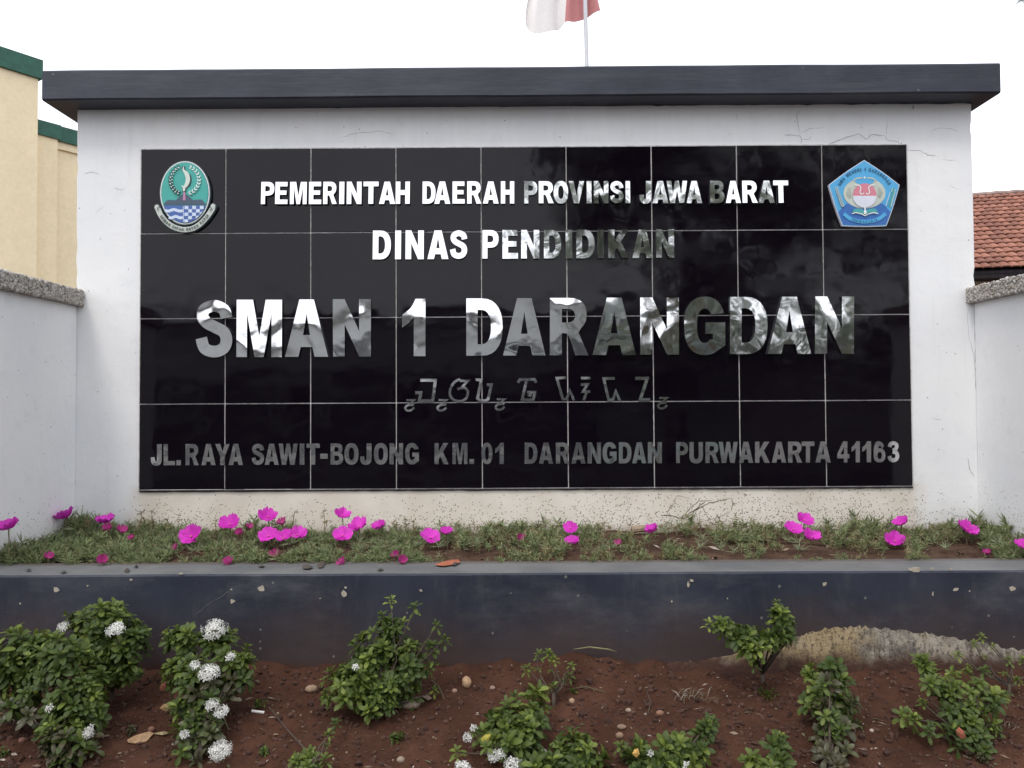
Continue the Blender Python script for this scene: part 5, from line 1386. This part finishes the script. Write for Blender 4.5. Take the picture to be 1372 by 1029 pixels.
# where pixel column 77 meets the facade line
def t_at(px_, o):
    best = min((abs((lambda p: (686+F*((p-CAM).dot(_r))/((p-CAM).dot(_f))))(o+D*t)-px_), t) for t in [i*.005 for i in range(-200, 900)]); return best[1]
t77 = t_at(76.5, P1)
obj('middle_block', *slab(P1, .002, t77, .5, zz1b.z, 4.8), M['cream'], yb)
obj('parapet_band', *slab(P1, .002, t77+.03, zz1b.z, zz1.z, 4.86, .03), M['green'], yb)
P2 = P1-Nn*.10; p77 = P2+D*t_at(77, P2)
zc = at(78, 170.5, p77.y).z; zcb = at(78, 190.5, p77.y).z
obj('rear_block', *slab(P2, t77+.003, 4.5, .5, zcb-.10, 4.6), M['cream'], yb)
obj('cornice', *slab(P2, t77+.003, 4.5, zcb-.10, zcb, 4.65, .035), M['cream'], yb)
obj('parapet_band', *slab(P2, t77+.034, 4.5, zcb, zc, 4.7, .07), M['green'], yb)

# ------------------------------------------------------------------ tiled roof house, right
D1 = 13.0
rh = thing('tiled_house', (9.5, 11, .6), 'house with orange clay tiled roof behind the right side wall', 'house')
e0 = at(1298, 360.8, CAM.y+D1); ang = R(12)
ax = Vector((math.cos(ang), -math.sin(ang), 0)); bk = Vector((math.sin(ang), math.cos(ang), 0))
rise = .577; up = (bk+Vector((0, 0, rise))).normalized()
# slope length so that the ridge falls on the photo's line
def proj_y(p): d = p-CAM; return 514.5-F*d.dot(_u)/d.dot(_f)
Ls = 1.0
while proj_y(e0+up*Ls) > 268.0: Ls += .01
rows = 18; rl = Ls/rows; nrm_ = ax.cross(up).normalized()
if nrm_.z < 0: nrm_ = -nrm_
tw = 9.4*D1/F*1.20
V, Fc = [], []
for j, (t, dz_) in enumerate(((0, .030), (.33, .024), (1.15, -.014))):
    for i in range(7):
        s_ = i/6; u = (s_-.5)*tw*1.02
        hump = .048*math.sin(s_*math.pi)**1.0-.006
        scal = (.075*(math.cos((s_-.5)*math.pi*2)*.5+.5)) if j == 0 else 0
        V.append((u, rl*(t)-scal+(.0 if j else 0), dz_+hump))
for j in range(2):
    for i in range(6): Fc.append((j*7+i, j*7+i+1, (j+1)*7+i+1, (j+1)*7+i))
n0 = len(V)
for i in range(7): x_, y_, z_ = V[i]; V.append((x_, y_+.003, z_-.022))
for i in range(6): Fc.append((i+1, i, n0+i, n0+i+1))
rt = mesh('roof_tile', V, Fc, M['rooftile'], False)
RM = Matrix(((ax.x, up.x, nrm_.x), (ax.y, up.y, nrm_.y), (ax.z, up.z, nrm_.z))).to_4x4()
rest = MB(); nc = 34
deck = MB()
w_all = tw*nc
deckc = [e0-ax*tw*2-nrm_*.04, e0+ax*w_all-nrm_*.04, e0+ax*w_all+up*Ls-nrm_*.04, e0-ax*tw*2+up*Ls-nrm_*.04]
V2 = deckc+[p-Vector((0, 0, .05)) for p in deckc]
deck.add(V2, [(0,1,2,3),(7,6,5,4),(0,4,5,1),(1,5,6,2),(2,6,7,3),(3,7,4,0)]); roof_deck = deck.build('roof', M['brown'], rh)
back = MB(); rb_ = [e0-ax*tw*2+up*Ls, e0+ax*w_all+up*Ls]
b2 = [p+bk*4.5+Vector((0, 0, -2.6)) for p in rb_]
back.add([rb_[0], rb_[1], b2[1], b2[0]]+[p-Vector((0, 0, .06)) for p in (rb_[0], rb_[1], b2[1], b2[0])], [(0,1,2,3),(7,6,5,4),(0,4,5,1),(1,5,6,2),(2,6,7,3),(3,7,4,0)]); back.build('rear_roof', M['rooftile'], rh)
for r_ in range(rows):
    for c_ in range(-1, nc):
        p = e0+ax*tw*c_+up*rl*r_+Vector((0, 0, random.uniform(-.004, .004)))
        m4 = Matrix.Translation(p) @ RM @ Matrix.Rotation(random.gauss(0, .02), 4, 'Z')
        if c_ < 13:
            o = bpy.data.objects.new('roof_tile', rt); C.objects.link(o); o.parent = roof_deck
            mm = m4.copy(); mm.translation = m4.translation-wloc(roof_deck); o.matrix_local = mm
        else: rest.add([m4 @ Vector(v_) for v_ in V], Fc)
ro = rest.build('farther_roof_tiles', M['rooftile'], roof_deck, recalc=False); ro['kind'] = 'stuff'
mb = MB(); q_ = [e0-ax*.3+up*Ls+ax*(w_all+.3)*i/50+Vector((0, 0, .03+random.uniform(-.008, .008))) for i in range(51)]
mb.tube(q_, .055, 8).build('ridge', simple('grey_ridge_mortar', (.27,.20,.18), .9, .3, 8, .004), rh)
f0 = e0+bk*.03; mb = MB()
def obox(o, u, v_, w_, name, mat, par):
    V_ = []
    for a in (0, 1):
        for b3 in (0, 1):
            for c3 in (0, 1): V_.append(o+u*a+v_*b3+w_*c3)
    return obj(name, V_, [(0,1,3,2),(4,6,7,5),(0,4,5,1),(2,3,7,6),(0,2,6,4),(1,5,7,3)], mat, par)
obox(f0-ax*tw*2+Vector((0, 0, -.15)), ax*(w_all+tw*2), bk*.03, Vector((0, 0, .12)), 'fascia_board', M['brown'], rh)
obox(f0-ax*tw*2+bk*.031+Vector((0, 0, -.15)), ax*(w_all+tw*2), bk*.6, Vector((0, 0, .02)), 'soffit', M['brown'], rh)
obox(f0-ax*tw*2+bk*.35+Vector((0, 0, -3.2)), ax*(w_all+tw*1.5), bk*6, Vector((0, 0, 3.048)), 'wall', M['beige'], rh)

# ------------------------------------------------------------------ flagpole and flag
YP = 8.3
pb = at(786.3, 92, YP)
fp = thing('flagpole', (pb.x, YP, .6), 'slender pale flagpole rising behind the sign wall', 'flagpole')
pt_ = at(784, 0, YP); dirp = (pt_-pb).normalized(); k_ = (.6-pb.z)/dirp.z
foot = pb+dirp*k_; topp = pb+dirp*((9.0-pb.z)/dirp.z)
mb = MB(); mb.tube([foot, topp], [.04, .03], 12).build('pole', M['pole'], fp, smooth=True)
mb = MB(); mb.blob(topp+Vector((0, 0, .05)), .06, 2, 0).build('finial', M['pole'], fp, smooth=True)
mb = MB(); mb.add(*box(foot.x-.2, foot.x+.2, YP-.2, YP+.2, .55, .8)).build('footing', M['paving'], fp)
fl = thing('flag', (pb.x, YP+.06, topp.z-.2), 'red and white flag hanging limp behind the flagpole', 'flag')
hem = catmull([(704,30),(709,39),(716,46),(728,45),(742,40.5),(750,37),(757,31.5),(766,30.5),(775,28),(783,24),(793,20),(804,16.8)], 6)
ytop = at(784, -70, YP).z; xtop = pb.x
def flagpt(s_, t):                    # s along the hem 0..1, t up 0..1
    i = s_*(len(hem)-1); k = min(int(i), len(hem)-2); fr = i-k
    a = hem[k][0]*(1-fr)+hem[k+1][0]*fr; b_ = hem[k][1]*(1-fr)+hem[k+1][1]*fr
    fold = math.sin(s_*17+.6)*.05+math.sin(s_*31)*.02
    p = at(a, b_, YP+.14)
    x_ = p.x+(xtop-p.x)*(t**1.6)*.85-(.05*math.sin(t*3.1) if s_ < .5 else .0)
    if s_ > .6: x_ -= .10*math.sin(min(1, t*2.2)*math.pi*.5)*(s_-.6)*2.2
    z_ = p.z+(ytop+.6-p.z)*t
    return Vector((x_, YP+.14+fold*(1-.3*t), z_))
def strip(s0, s1, name, mat):
    nu, nv = 26, 26; V = []; Fc = []
    for i in range(nu+1):
        for j in range(nv+1): V.append(flagpt(s0+(s1-s0)*i/nu, j/nv))
    for i in range(nu):
        for j in range(nv): a_ = i*(nv+1)+j; Fc.append((a_, a_+nv+1, a_+nv+2, a_+1))
    n0 = len(V); V2 = V+[p+Vector((0, .003, 0)) for p in V]
    F2 = Fc+[tuple(n0+k for k in ff[::-1]) for ff in Fc]
    return obj(name, V2, F2, mat, fl, smooth=True, recalc=False)
strip(0, .545, 'white_stripe', M['flagwhite']); strip(.5452, 1, 'red_stripe', M['flagred'])

# ------------------------------------------------------------------ trees
def tree(loc, h, cr, label, n_leaf, seed, droop=0.0, name='tree', lsz=.16, cz=.55):
    st_ = random.getstate(); random.seed(seed)
    root = thing(name, loc, label, 'tree'); L0 = Vector(loc)
    mb_ = MB(); top_ = L0+Vector((random.gauss(0, .2), random.gauss(0, .2), h*.7))
    mb_.tube([L0-Vector((0, 0, .2)), L0.lerp(top_, .5)+Vector((.1, 0, 0)), top_], [h*.028, h*.02, h*.008], 8)
    ends = []
    for k in range(13):
        a = k*2.4; st0_ = L0.lerp(top_, random.uniform(.35, .95)); rr_ = cr*random.uniform(.45, .95)
        e_ = L0+Vector((math.cos(a)*rr_, math.sin(a)*rr_, h*random.uniform(cz-.1, .93)))
        mb_.tube([st0_, st0_.lerp(e_, .5)+Vector((0, 0, .2)), e_], [h*.009, h*.006, h*.002], 5); ends.append(e_)
    mb_.build('trunk', M['bark'], root, smooth=True)
    V, Fc = [], []
    for k in range(n_leaf):
        e_ = random.choice(ends); g_ = Vector((random.gauss(0, 1), random.gauss(0, 1), random.gauss(0, .7)))*cr*.23
        p = e_+g_; d = Vector((random.gauss(0, 1), random.gauss(0, 1), random.gauss(-.2-droop, .6))).normalized(); s_ = d.orthogonal().normalized(); l_ = lsz*random.uniform(.6, 1.3); n0 = len(V)
        w_ = l_*(.28 if not droop else .06)
        V += [p, p+d*l_*.5+s_*w_, p+d*l_, p+d*l_*.5-s_*w_]; Fc.append((n0, n0+1, n0+2, n0+3))
    o = obj('crown', V, Fc, M['treeleaf'], root, recalc=False); o['kind'] = 'stuff'
    random.setstate(st_); return root
tree((4.0, -15.5, 0), 9.2, 3.2, 'broad leafy tree across the road, mirrored in the middle letters', 6000, 3, lsz=.32, cz=.38)
tree((10.6, -15.4, 0), 8.6, 2.4, 'smaller leafy tree across the road beside the broad one', 3000, 4, lsz=.30, cz=.42)
tree((15.5, -16, 0), 8.0, 2.6, 'leafy tree across the road at the far right, apart from the others', 2500, 5, lsz=.26)
# drooping tree whose tip enters at the top right corner
tipp = at(1366, 5, 5.0)
dt = thing('drooping_tree', (tipp.x+1.6, 5.0, .6), 'feathery drooping tree whose branch tip enters the top right corner', 'tree')
mb = MB(); tb0 = Vector((tipp.x+1.6, 5.0, .6)); mb.tube([tb0, tb0+Vector((-.1, 0, 3)), tb0+Vector((0, 0, 6.5))], [.13, .1, .02], 8)
for k in range(12):
    a = k*2.4; z_ = 3.9+k*.2; e_ = tb0+Vector((math.cos(a)*1.0+.2, math.sin(a)*1.0, z_-.3+.8))
    mb.tube([tb0+Vector((0, 0, z_)), e_], [.03, .008], 5)
mb.tube([tb0+Vector((0, 0, 4.4)), Vector((tipp.x+.5, 5.0, tipp.z+.45)), Vector((tipp.x+.12, 5.0, tipp.z+.10))], [.03, .012, .004], 5)
mb.build('trunk', M['bark'], dt)
V, Fc = [], []
for k in range(2600):
    if k < 160: t = random.random(); p = Vector((tipp.x+.06+.5*t, 5.0, tipp.z+.06+.42*t))+Vector((random.gauss(0, .015), random.gauss(0, .03), random.gauss(0, .015))); d = Vector((-.8, random.gauss(0, .3), -.65)).normalized()
    else:
        a = random.uniform(0, 6.28); rr_ = random.uniform(.1, .95); p = tb0+Vector((math.cos(a)*rr_+.25, math.sin(a)*rr_, random.uniform(4.0, 7.0))); d = Vector((math.cos(a)*.6, math.sin(a)*.6, -.8)).normalized()
    s_ = d.orthogonal().normalized(); l_ = random.uniform(.07, .14); n0 = len(V); w_ = .006
    V += [p, p+d*l_*.5+s_*w_, p+d*l_, p+d*l_*.5-s_*w_]; Fc.append((n0, n0+1, n0+2, n0+3))
o = obj('crown', V, Fc, M['treeleaf'], dt, recalc=False); o['kind'] = 'stuff'

# ------------------------------------------------------------------ buildings across the road (mirrored in the letters)
sb = thing('street_building', (-7, -18.5, 0), 'long low grey building across the road, mirrored in the left letters', 'building')
obj('wall', *box(-17, 2.2, -24, -18, 0, 4.0), M['street'], sb)
obj('roof', *box(-17.3, 2.3, -24.3, -17.5, 4.002, 4.15), M['paving'], sb)
obj('lower_wall', *box(-17.01, 2.21, -18.0, -17.95, 0, 2.55), simple('dark_stone_facing', (.10,.10,.105), .9, .25, 3, .003), sb)
for k in range(6):
    x0_ = -15.6+k*3.0
    wf = obj('window', *box(x0_, x0_+1.3, -17.96, -17.90, 1.1, 2.3), M['white'], sb)
    obj('pane', *box(x0_+.08, x0_+1.22, -17.899, -17.89, 1.18, 2.22), M['glass'], wf)
rb2 = thing('roadside_house', (16, -19, 0), 'grey roofed roadside house across the road at the right', 'house')
obj('wall', *box(6.3, 22, -24, -18.5, 0, 3.0), simple('tan_wall', (.40,.38,.37), .9, .15, 3, .002), rb2)
v = [(6.15,-24.4,3.0),(22.3,-24.4,3.0),(22.3,-18.0,3.0),(6.15,-18.0,3.0),(6.15,-21.2,4.2),(22.3,-21.2,4.2)]
obj('roof', v, [(0,3,2,1),(3,4,5,2),(0,1,5,4),(0,4,3),(1,2,5)], M['street'], rb2)

ts_ = thing('shop_building', (4.2, -18.4, 0), 'grey green shop building across the road, mirrored in the right letters', 'building')
obj('wall', *box(2.35, 6.1, -23, -17.8, 0, 4.5), simple('grey_green_wall', (.27,.31,.30), .9, .3, 2.5, .003), ts_)
obj('awning', *box(2.5, 5.9, -17.8, -16.6, 2.7, 2.8), M['street'], ts_)
for k in range(2):
    wf = obj('window', *box(2.7+k*1.7, 4.0+k*1.7, -17.80, -17.74, 3.1, 4.1), M['white'], ts_)
    obj('pane', *box(2.78+k*1.7, 3.92+k*1.7, -17.739, -17.73, 3.18, 4.02), M['glass'], wf)
